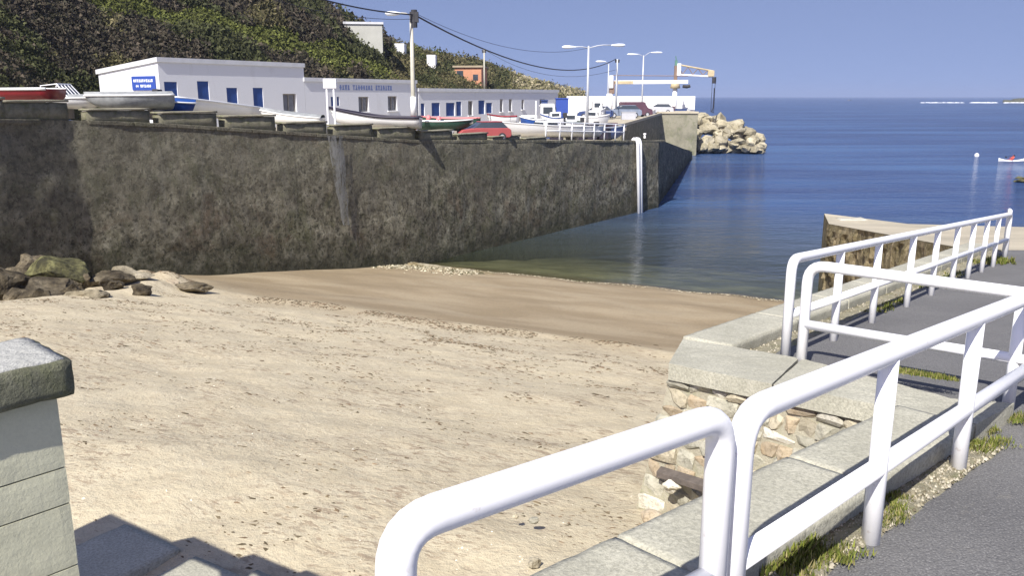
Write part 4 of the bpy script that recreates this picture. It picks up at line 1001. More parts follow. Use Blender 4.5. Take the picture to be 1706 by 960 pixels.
for k, (px, F_, yt) in enumerate(((893, 66, 168), (955, 64, 172), (1000, 72, 176))):
    b_ = atF(px, 160, F_); b_.z = 5.6; t_m = atF(px, yt, F_); m_ = MB(); m_.tube([(0, 0, 0), (0, 0, t_m.z - 5.6)], .05, 6); obj('boat_mast', m_, M['rail'], loc=b_, label=('thin white mast over the wheelhouse boat', 'thin white mast over the boat with green stripe', 'thin white mast left of the nearer crane')[k], cat='mast', smooth=True)
# pink buoys beside the green boats
for k, (px, py) in enumerate(((714, 197), (731, 199))):
    me = rock_mesh((.15, .15, .19), 5 + k, 2, .02, mat=M['pink'], facet=False); me.shade_smooth(); obj('mooring_buoy', me, None, loc=atF(px, py, 47.5), label='pink buoy on the green boat, ' + ('left' if k == 0 else 'right') + ' one of the two', cat='buoy', group='pink buoys on the quay')
# white sign box on two posts
p = atF(550, 147, 37); sgb = thing('sign_box', 'white rectangular sign box on two thin posts in front of the harbour office', 'sign', (p.x, 37, 6.2))
h1 = atF(550, 131, 37).z; m_ = MB(); m_.box((0, 0, (h1 + p.z) / 2 - 6.2), .56, .16, h1 - p.z); obj('panel', m_, M['rail'], sgb, bevel=.02)
for dx in (-.15, .15): m_ = MB(); m_.tube([(dx, 0, 0), (dx, 0, p.z - 6.2)], .045, 8); obj('post', m_, M['rail'], sgb)

# vehicles
def car(label, px, F, z0, L, rz, body, group='vehicles parked on the quay', van=False, cat='car'):
    p = atF(px, 160, F); t = thing('parked_car' if not van else 'parked_van', label, cat, (p.x, F, z0), rz, group)
    W_ = L * .42; H1 = L * .20; H2 = L * (.34 if not van else .45)
    prof = [(-.5, .1), (-.49, .2), (-.44, .235), (.18, .24), (.42, .21), (.49, .16), (.5, .08)] if not van else [(-.5, .1), (-.5, .44), (-.46, .46), (.2, .46), (.33, .28), (.48, .22), (.5, .08)]
    m_ = MB(); pts = [Vector((x * L, 0, z * L)) for x, z in prof] + [Vector((.46 * L, 0, .06 * L)), Vector((-.46 * L, 0, .06 * L))]
    n = len(pts); vs = [v + Vector((0, -W_ / 2, 0)) for v in pts] + [v + Vector((0, W_ / 2, 0)) for v in pts]
    m_.add(vs, [tuple(range(n)), tuple(range(2 * n - 1, n - 1, -1))] + [(i, (i + 1) % n, n + (i + 1) % n, n + i) for i in range(n)]); obj('body', m_, body, t, bevel=.05)
    if not van:
        rows = [[Vector((x * L, y * W_ / 2 * k, z * L)) for (x, y) in ((-.42, -1), (.2, -1), (.2, 1), (-.42, 1))] for z, k in ((.235, .95),)] 
        lo = [Vector((x * L, y * W_ * .47, .236 * L)) for x, y in ((-.43, -1), (.22, -1), (.22, 1), (-.43, 1))]; hi = [Vector((x * L, y * W_ * .40, .335 * L)) for x, y in ((-.33, -1), (.06, -1), (.06, 1), (-.33, 1))]
        m_ = MB(); m_.add(lo + hi, [(0, 1, 5, 4), (1, 2, 6, 5), (2, 3, 7, 6), (3, 0, 4, 7)]); obj('windows', m_, M['glass'], t)
        m_ = MB(); m_.add([v + Vector((0, 0, .002)) for v in hi] + [v + Vector((0, 0, .05)) for v in hi], [(0, 1, 2, 3), (7, 6, 5, 4), (0, 4, 5, 1), (1, 5, 6, 2), (2, 6, 7, 3), (3, 7, 4, 0)]); obj('roof_panel', m_, body, t, bevel=.02)
    else:
        m_ = MB(); m_.box((.255 * L, 0, .375 * L), .03, W_ * .8, .12 * L); obj('windscreen', m_, M['glass'], t)
    for x in (-.31, .31):
        for y in (-1, 1):
            m_ = MB(); m_.tube([(x * L, y * W_ * .42, .075 * L), (x * L, y * W_ * .51, .075 * L)], .075 * L, 14); wh = obj('wheel', m_, M['dark'], t)
            m_ = MB(); m_.tube([(x * L, y * W_ * .50, .075 * L), (x * L, y * W_ * .515, .075 * L)], .045 * L, 12); obj('rim', m_, M['silver'], wh)
    return t
car('red car with pale windscreen parked behind the quay parapet', 803, 46.5, 5.62, 3.0, R(200), M['red_car'])
car('maroon van parked beside the crane at the end of the quay', 1060, 106, UQ + .03, 3.9, R(15), M['maroon'], van=True, cat='van')
car('grey blue car parked right of the slim lamp post', 1038, 100, UQ + .03, 4.2, R(190), M['grey_blue'])
car('silver car parked below the farther crane', 1098, 120, UQ + .03, 4.2, R(170), M['silver'])
car('dark car parked left of the nearer crane', 993, 96, UQ + .03, 4.0, R(170), M['navy'])
# blue containers by the sheds
for (x0, x1, y0, y1, F_, lab, mt) in ((926, 946, 163, 179, 78, 'bright blue storage container at the end of the white sheds', 'signblue'), (902, 912, 166, 180, 74, 'small dark blue storage crate left of the bright blue container', 'navy')):
    a = atF(x0, y0, F_); b = atF(x1, y1, F_); t = thing('storage_container', lab, 'container', ((a.x + b.x) / 2, F_, 4.8 if F_ < 78 else 5.53)); h = a.z - t.location.z
    m_ = MB(); m_.box((0, 0, 0), b.x - a.x, 1.2, h - .1, base=True)
    obj('body', m_, M[mt], t, bevel=.03)
    m_ = MB(); m_.box((0, 0, h - .098), b.x - a.x + .1, 1.3, .1, base=True); obj('lid', m_, M[mt], t)
# net and crate clutter on the quay
rnd = random.Random(11)
clut = [(868, 58, 'boat_white', 'white gear box behind the long white boat, left of the others'), (880, 61, 'grey_blue', 'grey blue gear box behind the long white boat'), (908, 62, 'boat_grey', 'grey gear box under the dark blue crate'), (922, 60, 'boat_blue', 'blue gear box between two white motor boats'), (948, 66, 'pink', 'pink fishing gear box below the bright blue container'), (962, 62, 'boat_white', 'white gear box just left of the nearest double-armed lamp'), (975, 70, 'green', 'green gear box behind the nearest double-armed lamp'), (1003, 75, 'boat_grey', 'grey gear box left of the thick white crane pedestal'), (990, 64, 'boat_blue', 'blue gear box beside the navy boat and guard rail'), (1016, 70, 'maroon', 'maroon gear box behind the navy boat'), (1048, 92, 'silver', 'silver grey gear box near the corner of the dark retaining wall'), (1080, 112, 'boat_white', 'white gear box in front of the maroon van'), (1110, 122, 'maroon', 'maroon gear box left of the farther crane foot'), (1132, 124, 'navy', 'navy gear box right of the farther crane foot'), (1140, 125, 'boat_white', 'white gear box near the right end of the white breakwater wall')]
clut += [(928, 57.5, 'black', 'black box filling the dark opening at the left end of the white guard rail'), (962, 58, 'black', 'black box filling the dark opening in the second bay of the white guard rail'), (986, 58.5, 'black', 'black box filling the dark opening in the middle of the white guard rail'), (1003, 59, 'black', 'black box filling the dark opening in the right part of the white guard rail')]  # black boxes added to fill the dark openings behind the guard rail
for k, (px, F_, mt, lab) in enumerate(clut):
    z0 = (UQ + .03) if F_ > 70 else wall_top(20) - .0
    p = atF(px, 160, F_); w = rnd.uniform(.7, 1.3) * F_ / 62; h = rnd.uniform(.5, .95); t = thing('gear_box', lab, 'box', (p.x, F_, z0), rnd.uniform(-.5, .5), 'gear boxes on the quay')
    m_ = MB(); m_.box((0, 0, 0), w, .7, h, base=True); obj('body', m_, M[mt], t, bevel=.04)
    m_ = MB(); m_.box((0, 0, h + .002), w + .08, .78, .07, base=True); obj('lid', m_, M[mt], t)

# ------------------------------------------------------------------ breakwater rocks
rk = []
rnd = random.Random(5)
for k in range(70):
    f = rnd.random() ** .8; px = lerp(1158, 1268, f); ytop = interp(px, [1158, 1180, 1210, 1240, 1262, 1275], [186, 190, 203, 212, 228, 246])
    py = lerp(ytop + 5, 249, rnd.random()); F_ = lerp(131, 121, (py - 185) / 65) + rnd.uniform(-1, 1)
    rk.append((px, py, F_, rnd.uniform(.75, 1.35) * (1.15 if py < 215 else .9)))
rk += [(1170, 194, 130, 1.5), (1196, 200, 129, 1.6), (1222, 210, 127, 1.6), (1244, 220, 125, 1.4), (1228, 238, 122, 1.6), (1200, 236, 122, 1.7), (1252, 238, 122, 1.2), (1174, 236, 122, 1.6), (1266, 245, 121, 1.0), (1186, 215, 126, 1.6), (1210, 222, 125, 1.5)]
rk += [(lerp(1162, 1256, k / 13), interp(lerp(1162, 1256, k / 13), [1158, 1180, 1210, 1240, 1262], [200, 206, 218, 228, 240]), 130 - k * .3, 2.1) for k in range(14)]
rk += [(lerp(1165, 1262, k / 9), 247, 123, 1.5) for k in range(10)]
rmesh = [rock_mesh((1.1, .95, .78), 20 + k, 2, .30, mat=M['rock_pale']) for k in range(9)]
for k, (px, py, F_, s) in enumerate(rk):
    o = obj('breakwater_rock', rmesh[k % 9], None, loc=atF(px, py, F_), label='pale armour rock in the heap beyond the quay end block', cat='rock', group='armour rocks of the breakwater')
    o.scale = (s, s, s * rnd.uniform(.8, 1.1)); o.rotation_euler = (rnd.uniform(-.5, .5), rnd.uniform(-.5, .5), rnd.uniform(0, 6))

# ------------------------------------------------------------------ rocks at the foot of the wall on the left
def shore_rock(label, px, py, F, rad, seed, mat, rz=0, tilt=0):
    p = atF(px, py, F); me = rock_mesh(rad, seed, 4, .42, mat=mat); o = obj('shore_rock', me, None, loc=p, label=label, cat='rock', group=None); o.rotation_euler = (tilt, 0, rz); return o
shore_rock('large moss-topped boulder at the foot of the quay wall on the left', 100, 456, 21.6, (.95, .8, .66), 31, M['rock_green'])
shore_rock('dark brown slab of rock in front of the moss-topped boulder', 84, 488, 20.2, (1.15, .9, .42), 32, M['rock_dark'], .4)
shore_rock('black shaded rock at the left edge under the wall', 12, 474, 20.5, (1.0, .9, .60), 33, M['rock_dark'])
shore_rock('long low dark rock half buried in sand right of the boulder', 172, 468, 21.6, (.80, .5, .26), 34, M['rock_dark'], .2)
shore_rock('rounded tan rock partly covered by sand near the wall foot', 212, 462, 22.4, (.85, .8, .28), 35, M['rock_tan'], .1)
shore_rock('small grey rock standing out of the sand bank', 236, 484, 20.4, (.30, .26, .22), 36, M['rock_dark'])
shore_rock('flat brown weathered rock on the sand below the wall', 320, 480, 22.0, (.60, .4, .16), 37, M['rock_dark'], -.2)
shore_rock('small reddish rock beside the flat brown rock', 285, 474, 22.6, (.35, .3, .17), 38, M['stone_orange'])
for k, (px, py, F_, r) in enumerate(((36, 470, 21.8, .55), (58, 446, 22.6, .5), (132, 470, 21.4, .45), (120, 486, 20.0, .35), (30, 498, 19.6, .5), (62, 500, 19.2, .4), (190, 476, 20.8, .3))):
    me = rock_mesh((r * 1.3, r, r * .8), 600 + k, 3, .7, mat=M['rock_dark']); o = obj('shore_rock', me, None, loc=atF(px, py, F_), label='dark jagged rock packed round the moss-topped boulder', cat='rock', group='dark rocks at the wall foot'); o.rotation_euler = (.3 * sin(k), .4 * cos(k * 2), k * 1.3)
shore_rock('pale flat rock shelf between the boulder and the sand', 150, 494, 19.4, (.7, .5, .20), 39, M['rock_tan'])
# low weed-covered kerb of rock where the sand meets the water
for k, f in enumerate(np.linspace(0, 1, 9)):
    px = lerp(652, 795, f); py = lerp(436, 455, f); p = atz(px, py, .12); me = rock_mesh((1.05, .38, .17), 80 + k, 3, .3, mat=M['rock_pale'] if k % 2 else M['jetty_stone'])
    o = obj('shore_ledge_rock', me, None, loc=p, label='flat weedy ledge stone along the water edge', cat='rock', group='ledge stones at the water edge'); o.rotation_euler.z = R(-24)

# ------------------------------------------------------------------ path, copings, return wall (right foreground)
def xy(p): return (p.x, p.y)
KERB = .12
zp = lambda x, y: path_z(y)
zk = lambda x, y: path_z(y) + KERB
# near coping wall, running along the near railing
n_in0 = Vector(xy(atpath(1289, 909, KERB))); n_in1 = Vector(xy(atpath(1583, 733, KERB))); nd = (n_in1 - n_in0).normalized(); nn_ = Vector((-nd.y, nd.x))
n_in1 = n_in1 + nd * .42; n_in0 = n_in1 - nd * 6.8
po = [Vector(xy(atpath(1000, 938, KERB))), Vector(xy(atpath(1440, 692, KERB)))]
NW = sum((p - n_in1).dot(nn_) for p in po) / 2
AG = -sum((Vector(xy(atpath(*p))) - n_in1).dot(nn_) for p in ((1405, 945), (1620, 783))) / 2      # width of the gravel verge
print('near kerb: width', NW, 'verge', AG)
# ground sheet: asphalt
m_ = MB(); pin = [xy(atpath(1400, 523)), xy(atpath(1490, 493)), xy(atpath(1585, 446)), xy(atpath(1668, 412))]
fi0 = Vector(pin[0]); fi1 = Vector(pin[2]); fd = (fi1 - fi0).normalized(); fn = Vector((-fd.y, fd.x))
cross0 = Vector(xy(atpath(1333, 622))); cross1 = Vector(xy(atpath(1700, 692))); cd = (cross1 - cross0).normalized()
fstart = fi0 - fd * 4.2
def line_x(p, d, q, e):
    k = (Vector((q[0] - p[0], q[1] - p[1]))); den = d[0] * e[1] - d[1] * e[0]; t = (k[0] * e[1] - k[1] * e[0]) / den; return Vector((p[0] + d[0] * t, p[1] + d[1] * t))
corner = line_x(fi0, fd, cross0, cd)
FEND = 17.0
fend = fi0 + fd * ((FEND - fi0.y) / fd.y)
asph = [tuple(corner - fn * .04), tuple(fend - fn * .04), (30, FEND), (30, -4), (-2.0, -4), tuple(n_in0 - nn_ * (AG - .01)), tuple(n_in1 - nn_ * (AG - .01))]
def sheet(poly, zf, n=1):
    m_ = MB(); m_.add([(p[0], p[1], zf(p[0], p[1])) for p in poly], [tuple(range(len(poly)))]); return m_
asph_m = sheet(asph, zp)
if True: obj('asphalt_path', asph_m, M['asphalt'], kind='structure')
# rough soil and gravel sheet under the edges of the asphalt
gr_poly = [tuple(n_in0 - nn_ * .5), tuple(n_in1 - nn_ * .5), tuple(corner), tuple(fend), tuple(fend + fn * .3), tuple(corner + fn * .3), tuple(n_in1 + nn_ * .1), tuple(n_in0 + nn_ * .1)]
st_poly = [tuple(n_in0 - nn_ * .30), tuple(n_in1 - nn_ * .32), tuple(n_in1 + nn_ * .02), tuple(n_in0 + nn_ * .02)]
m_ = MB(); gd = []
for i in range(90):
    f = i / 89; c = n_in0.lerp(n_in1, f); row = []
    for j in range(9):
        q = c + nn_ * lerp(-AG + .03 * noise.noise(Vector((f * 23, 0, 0))), .03, j / 8); row.append(Vector((q.x, q.y, path_z(q.y) + .006 + .012 * noise.noise(Vector((q.x * 9, q.y * 9, 0))) + (.012 if 0 < j < 8 else -.01))))
    gd.append(row)
m_.grid(gd); obj('gravel_verge', m_, M['gravel'], kind='structure', smooth=True)
m_ = MB(); gd = []
L_ = (fend - corner).length
for i in range(110):
    f = i / 109; c = corner + fd * (L_ * f) ; row = []
    for j in range(7):
        q = c + fn * lerp(-.22 + .04 * noise.noise(Vector((f * 31, 2, 0))), .02, j / 6); row.append(Vector((q.x, q.y, path_z(q.y) + .006 + .012 * noise.noise(Vector((q.x * 9, q.y * 9, 3))) + (.012 if 0 < j < 6 else -.01))))
    gd.append(row)
m_.grid(gd); obj('gravel_verge', m_, M['gravel'], kind='structure', smooth=True)

def coping_run(name, label, p0, p1, width, side, slab=1.15, mat=None, top=KERB, wall_drop=2.2, zfun=zk, thick=.16):
    """a wall with coping slabs between two plan points on its inner edge; side = plan vector to its outer edge"""
    d = (p1 - p0); L = d.length; d = d / L; n = max(1, round(L / slab)); t = thing(name, label, 'wall', (p0.x, p0.y, path_z(p0.y)))
    for k in range(n):
        a = p0 + d * (L * k / n); b = p0 + d * (L * (k + 1) / n); c = (a + b) / 2 + side * width / 2
        me = rough_box((b - a).length - .006, width, thick, .04, .0035, .012, k + 3, 8.0); me.materials.append(mat or M['concrete'])
        o = obj('coping_slab', me, None, t); za, zb_ = zfun(a.x, a.y), zfun(b.x, b.y)
        o.location = Vector((c.x, c.y, (za + zb_) / 2 - thick)) - t.location
        X = Vector((b.x - a.x, b.y - a.y, zb_ - za)).normalized(); Yv = Vector((side.x, side.y, 0)); Zv = X.cross(Yv); 
        if Zv.z < 0: Yv = -Yv; Zv = -Zv
        o.rotation_euler = Matrix((X, Yv - X * Yv.dot(X), Zv)).transposed().to_euler()
    m_ = MB(); q = [p0 + side * .04, p1 + side * .04, p1 + side * (width - .04), p0 + side * (width - .04)]
    m_.prism([tuple(v) for v in q], lambda x, y: path_z(y) - wall_drop, lambda x, y: zfun(x, y) - thick + .004); obj('core', local(m_, t), M['mortar'], t)
    return t
coping_run('near_kerb_wall', 'low concrete coping wall along the near railing above the sand', n_in0, n_in1 - nd * .02, NW, nn_, 1.3)
# far coping: outer and inner edges read from the picture
FWID = .46
coping_run('far_kerb_wall', 'long concrete coping wall running beside the far railing towards the jetty', corner + fd * .02, fend - fd * .1, FWID, fn, 1.6)
# wide coping at the head of the stone return wall
rc = [Vector(xy(atpath(1117, 607, KERB))), Vector(xy(atpath(1114, 606, KERB))), Vector(xy(atpath(1450, 672, KERB))), Vector(n_in1 + nn_ * NW)]
rw = thing('return_wall', 'rough stone wall end with a concrete coping above the beach', 'wall', (rc[1].x, rc[1].y, 5.0))
e0 = rc[1]; e1 = rc[2]; ed_ = (e1 - e0).normalized(); en = Vector((ed_.y, -ed_.x))          # en points to the camera
if en.y > 0: en = -en
inner = [corner + fn * 0, corner + cd * .02]
zt_ = path_z(e0.y) + KERB
# coping slabs (three) with straight joints across
topA = [e0, e1, n_in1 + nn_ * .0, Vector(xy(atpath(1580, 662, KERB))), cross0 + (cd * .1), corner, corner + fn * FWID]
def slab_poly(poly, seed, thick=.14, lift=0.0, zf=zk):
    """slab with worn, bumpy top from a plan polygon"""
    bm = bmesh.new(); a = [bm.verts.new((p[0], p[1], 0)) for p in poly]; f = bm.faces.new(a)
    if f.normal.z < 0: f.normal_flip()
    xs = [p[0] for p in poly]; ys = [p[1] for p in poly]
    for ax, lo, hi in ((0, min(xs), max(xs)), (1, min(ys), max(ys))):
        k = lo + .06
        while k < hi:
            pc = [0, 0, 0]; pn = [0, 0, 0]; pc[ax] = k; pn[ax] = 1
            bmesh.ops.bisect_plane(bm, geom=bm.verts[:] + bm.edges[:] + bm.faces[:], plane_co=pc, plane_no=pn); k += .06
    r = bmesh.ops.extrude_face_region(bm, geom=bm.faces[:]); vs = [v for v in r['geom'] if isinstance(v, bmesh.types.BMVert)]
    sv = set(vs)
    for v in bm.verts:
        q = Vector((v.co.x, v.co.y, 0)); z = zf(v.co.x, v.co.y) + lift
        v.co.z = z - thick if v not in sv else z + .005 * noise.noise(q * 7 + Vector((seed, 0, 0))) + .003 * noise.noise(q * 25)
    bmesh.ops.recalc_face_normals(bm, faces=bm.faces); me = bpy.data.meshes.new('slab'); bm.to_mesh(me); bm.free(); return me
q0, q1 = e0, e1
back0 = corner + fn * (FWID + .0); back1 = corner
j1 = e0.lerp(e1, .5); jb1 = back0.lerp(cross0 + cd * .8, .62)
nleft = n_in1 + nn_ * (NW + .0)
fr = nd * 0
pA = [e0, e0.lerp(e1, .56), cross0 - cd * .02, corner, corner + fd * .02 + fn * (FWID - .01)]
pB = [e0.lerp(e1, .56) + ed_ * .012, e1, nleft + nd * .0, n_in1, Vector(xy(atpath(1690, 672, KERB))), Vector(xy(atpath(1585, 664, KERB))), cross0 + cd * .01]
for k, pl in enumerate((pA, pB)):
    me = slab_poly([(p.x, p.y) for p in pl], k * 5, .13); me.transform(Matrix.Translation(-rw.location)); me.materials.append(M['concrete']); obj('coping_slab', me, None, rw, bevel=.008)
# body of the wall
body = [e0 - en * .07 + ed_ * .05, e1 - en * .07 + ed_ * .3, n_in1 + ed_ * .2, corner + cd * .1, corner + fn * (FWID - .06)]
m_ = MB(); m_.prism([tuple(p) for p in body], 4.0, lambda x, y: zk(x, y) - .125); obj('core', local(m_, rw), M['mortar'], rw)
# individual stones on the face: courses of irregular blocks, foot pushed out towards the beach
rnd = random.Random(21)
fl = (e1 - e0).length + .35; z = 0.0; course = 0
smats = [M['stone_tan'], M['stone_grey'], M['stone_tan'], M['stone_grey'], M['stone_white'], M['stone_orange'], M['stone_grey']]
while z < 1.45:
    ch = rnd.uniform(.07, .13) * (1 + z * .3); x = -.04 - z * .16 + rnd.uniform(-.02, .02); course += 1
    while x < fl:
        w = rnd.uniform(.10, .26); px_ = x + w / 2; ztop = zk(e0.x + ed_.x * px_, e0.y + ed_.y * px_) - .135
        zc = ztop - z - ch / 2 + rnd.uniform(-.012, .012)
        me = rock_mesh((w * .53, .074 + rnd.uniform(0, .014), ch * .53), rnd.randint(0, 9999), 2, .5, mat=rnd.choice(smats))
        for v in me.vertices:          # squarer faces
            v.co.x = math.copysign(min(abs(v.co.x) * 2.0, w * .49), v.co.x); v.co.z = math.copysign(min(abs(v.co.z) * 2.0, ch * .47), v.co.z)
        c = e0 + ed_ * px_ + en * (-.084 + z * .13); o = obj('stone', me, None, rw, loc=Vector((c.x, c.y, zc)) - rw.location); o.rotation_euler = (0, rnd.uniform(-.1, .1), math.atan2(ed_.y, ed_.x) + rnd.uniform(-.06, .06))
        x += w
    z += ch
# battered mortar backing behind the stones
bk = [e0 - ed_ * .01, e0 + ed_ * fl]
m_ = MB(); rows = []
for j in range(9):
    zz = lerp(0, 1.5, j / 8); rows.append([Vector((*(e0 + ed_ * lerp(-.03 - zz * .15, fl, i / 14) + en * (-.065 + zz * .13)), zk(0, e0.y) - .13 - zz - (zz * 0) + (lerp(0, fl, i / 14) * ed_.y * -PATH_S))) for i in range(15)])
rowsb = [[v - Vector((en.x, en.y, 0)) * .5 for v in r] for r in rows]
m_.grid(rows); m_.grid(rowsb); n_ = 15
m_.add([r[0] for r in rows] + [r[0] for r in rowsb], [(i, i + 1, 9 + i + 1, 9 + i) for i in range(8)])
obj('mortar_face', local(m_, rw), M['mortar'], rw)
# rusty channel sticking out of the stonework
a = atz(1090, 790, 0); F0 = e0.y - .05
p0 = atF(1093, 796, e0.y - .12); p1 = atF(1180, 824, e0.y - .62)
m_ = MB(); m_.add([Vector(v) - p0 for v in (p0, p1, p1 + Vector((.05, .09, 0)), p0 + Vector((.05, .09, 0)), p0 + Vector((0, 0, .05)), p1 + Vector((0, 0, .05)), p1 + Vector((.05, .09, .055)), p0 + Vector((.05, .09, .055)))], [(3, 2, 1, 0), (4, 5, 6, 7), (0, 1, 5, 4), (1, 2, 6, 5), (2, 3, 7, 6), (3, 0, 4, 7)])
obj('steel_channel', m_, M['rust'], loc=p0, label='dark rusty steel channel jutting from the stone wall above the sand', cat='steel bar', bevel=.005)

# concrete apron and jetty beyond the path
ap = [Vector((x, y)) for x, y in (tuple(fend + fn * FWID), (fend.x, fend.y))]
m_ = MB()
tipL = atF(1381, 373, 33); jl0 = Vector((tipL.x, tipL.y)); JZ = tipL.z
jl1 = fend + fn * FWID
def jz(x, y): return interp(y, [15, 17, 33, 36], [path_z(17), path_z(17), JZ, JZ])
jet = [tuple(jl0), tuple(jl0 + Vector((.9, 3.0))), (20.5, 26.5), (40, 26), (40, 17.02), (fend.x - .0, 17.02), tuple(jl1)]
# top surface as a finer sheet
bm = bmesh.new(); vs = [bm.verts.new((p[0], p[1], 0)) for p in jet]; bm.faces.new(vs)
for k in range(1, 24):
    bmesh.ops.bisect_plane(bm, geom=bm.verts[:] + bm.edges[:] + bm.faces[:], plane_co=(0, 16 + k, 0), plane_no=(0, 1, 0))
ext = bmesh.ops.extrude_face_region(bm, geom=bm.faces[:]); tv = [v for v in ext['geom'] if isinstance(v, bmesh.types.BMVert)]; tvs = set(tv)
for v in bm.verts: v.co.z = jz(v.co.x, v.co.y) if v in tvs else -2
bmesh.ops.recalc_face_normals(bm, faces=bm.faces)
me = bpy.data.meshes.new('jetty'); bm.to_mesh(me); bm.free(); me.materials.append(M['jetty_stone']); me.materials.append(M['slip_concrete'])
for p in me.polygons: p.material_index = 1 if p.normal.z > .5 else 0
jt = thing('stone_jetty', 'low stone jetty with a pale concrete top beyond the far railing', 'jetty', (jl0.x, jl0.y, 0)); me.transform(Matrix.Translation(-jt.location)); obj('jetty_body', me, None, jt)
# masonry stones proud of its left face
rnd = random.Random(9); face = Vector((jl1.x - jl0.x, jl1.y - jl0.y)); FL = face.length; fdv = face / FL; fnv = Vector((fdv.y, -fdv.x)); 
if fnv.x > 0: fnv = -fnv
rows = []
for j in range(40):
    row = []
    for i in range(110):
        x = FL * i / 109; q = jl0 + fdv * x; zt = jz(q.x, q.y) - .02; z = lerp(-1, zt, j / 39)
        d = (noise.noise(Vector((x * .7, 0, z * .9))) * .16 + noise.noise(Vector((x * 2.2, 3, z * 2.6))) * .14 + noise.cell(Vector((x * 1.4 + (math.floor(z * 2.2) % 2) * .5, math.floor(z * 2.2), 0))) * .07) * min(1, (39 - j) / 2)
        row.append(Vector((q.x, q.y, z)) + Vector((fnv.x, fnv.y, 0)) * (.04 + d) - jt.location)
    rows.append(row)
# rounded nose at the tip
m_ = MB(); m_.grid(rows); obj('masonry_face', m_, M['jetty_stone'], jt)
me = rough_box(1.15, .7, .28, .12, .03, .08, 4, 2.5); me.materials.append(M['stone_white']); o = obj('pale_block', me, None, loc=atF(1418, 375, 34.2), label='whitish stone block lying on the tip of the jetty', cat='stone block')

# ------------------------------------------------------------------ railings
TR = .044
def bend(a, c, b, r, n=6):
    """rounded corner at c"""
    u = (a - c).normalized(); v = (b - c).normalized(); p = c + u * r; q = c + v * r
    return [p * (1 - t) ** 2 + c * 2 * t * (1 - t) + q * t * t for t in [i / n for i in range(n + 1)]]
def railing(name, label, tops, bases, posts, low=.42, r=TR, rpost=None, bend0=True, bend1=True, br=.14, group='white tubular railings', lowext=0.0):
    """tops: two end points of the top rail; bases: their feet; posts: fractions of inner posts"""
    t = thing(name, label, 'railing', bases[0], 0, group); o = bases[0]; A, B = tops; a, b = bases; r2 = rpost or r * .92
    pts = [a - Vector((0, 0, .12))] + bend(a, A, B, br) + bend(A, B, b, br) + [b - Vector((0, 0, .12))]
    m_ = MB(); m_.tube([p - o for p in pts], r, 16); obj('top_rail', m_, M['rail'], t, smooth=True)
    la = lerp(a, A, low); lb = lerp(b, B, low); m_ = MB(); m_.tube([la - o, lb - o], r * .9, 14); obj('lower_rail', m_, M['rail'], t, smooth=True)
    for f in posts:
        p = lerp(a, b, f); q = lerp(A, B, f); m_ = MB(); m_.tube([p - o - Vector((0, 0, .12)), q - o], r2, 14); po = obj('post', m_, M['rail'], t, smooth=True)
    return t
RH = .85
# near railing (second panel)
b1_ = atpath(1462, 908); b2_ = atpath(1602, 786); dr = (Vector(xy(b2_)) - Vector(xy(b1_))); seg = dr.length; dr.normalize()
def rp_(k, up=0.0, f=None): 
    q = Vector(xy(b1_)) + dr * k; return Vector((q.x, q.y, path_z(q.y) + up))
topS = atF(1236, 690, 2.36); botS = Vector((topS.x, topS.y, path_z(topS.y)))
kend = 3.15; E_ = rp_(kend); Et = E_ + Vector((0, 0, RH - .03))
Ls = (Vector(xy(E_)) - Vector(xy(botS))).length
f1 = (Vector(xy(b1_)) - Vector(xy(botS))).length / Ls; f2 = (Vector(xy(b2_)) - Vector(xy(botS))).length / Ls
railing('near_railing', 'thick white tubular railing sloping down along the near path', (topS, Et), (botS, E_), (f1, f2), low=.41, r=.0425)
# first panel, closest to the camera
A1 = atF(640, 905, 1.52); A1.z = atF(690, 885, 1.56).z; A2 = atF(1203, 693, 2.28); bA1 = Vector((A1.x, A1.y, path_z(A1.y))); bA2 = Vector((A2.x, A2.y, path_z(A2.y)))
A1 = atF(657, 880, 1.52)
bA1 = Vector((A1.x, A1.y, path_z(A1.y)))
railing('closest_railing', 'short white railing panel closest to the camera with a rounded left end', (A1, A2), (bA1, bA2), (), low=.40, r=.0425, br=.10)
# cross railing
c0 = Vector((*cross0, path_z(cross0.y))); cT0 = Vector((cross0.x, cross0.y, atF(1342, 441, cross0.y).z))
c1v = cross0 + cd * 2.1; hC = cT0.z - c0.z; c1 = Vector((c1v.x, c1v.y, path_z(c1v.y)))
cT1 = atF(1706, 487, (cross0 + cd * 1.42).y); sl = (cT1.z - cT0.z) / 1.42; cTe = Vector((c1v.x, c1v.y, cT0.z + sl * 2.1))
railing('cross_railing', 'white railing crossing the path at right angles behind the near railing', (cT0, cTe), (c0, c1), (.70,), low=.46, r=.04)
# far railing
r0 = atpath(1307, 605); r0t = Vector((r0.x, r0.y, atF(1316, 432, r0.y).z))
rE = atpath(1673, 436); rEt = Vector((rE.x, rE.y, atF(1677, 357, rE.y).z))
xsP = [1388, 1452, 1510, 1551, 1585, 1612, 1635, 1654]; fr_ = []
d2 = Vector((rE.x - r0.x, rE.y - r0.y))
for x in xsP:
    # fraction along the plan line seen at photo x (at the foot)
    lo, hi = 0.0, 1.0
    for _ in range(30):
        mid = (lo + hi) / 2; p = r0.lerp(rE, mid); r_ = p - Vector((0, 0, CAMZ)); dpt = r_.y * cos(PITCH) - r_.z * sin(PITCH); u = 853 + FPX * r_.x / dpt
        if u < x: lo = mid
        else: hi = mid
    fr_.append(lo)
railing('far_railing', 'long white railing running down beside the path towards the jetty', (r0t, rEt), (r0, rE), fr_, low=.47, r=.04, br=.12)
# its short return at the far end
e2b = atpath(1672, 424); e2t = Vector((e2b.x, e2b.y, atF(1674, 350, e2b.y).z))
railing('far_return_railing', 'short white return railing at the far end of the path', (rEt + Vector((.02, .05, .05)), e2t), (rE + Vector((.02, .05, 0)), e2b), (), low=.47, r=.035, br=.05)

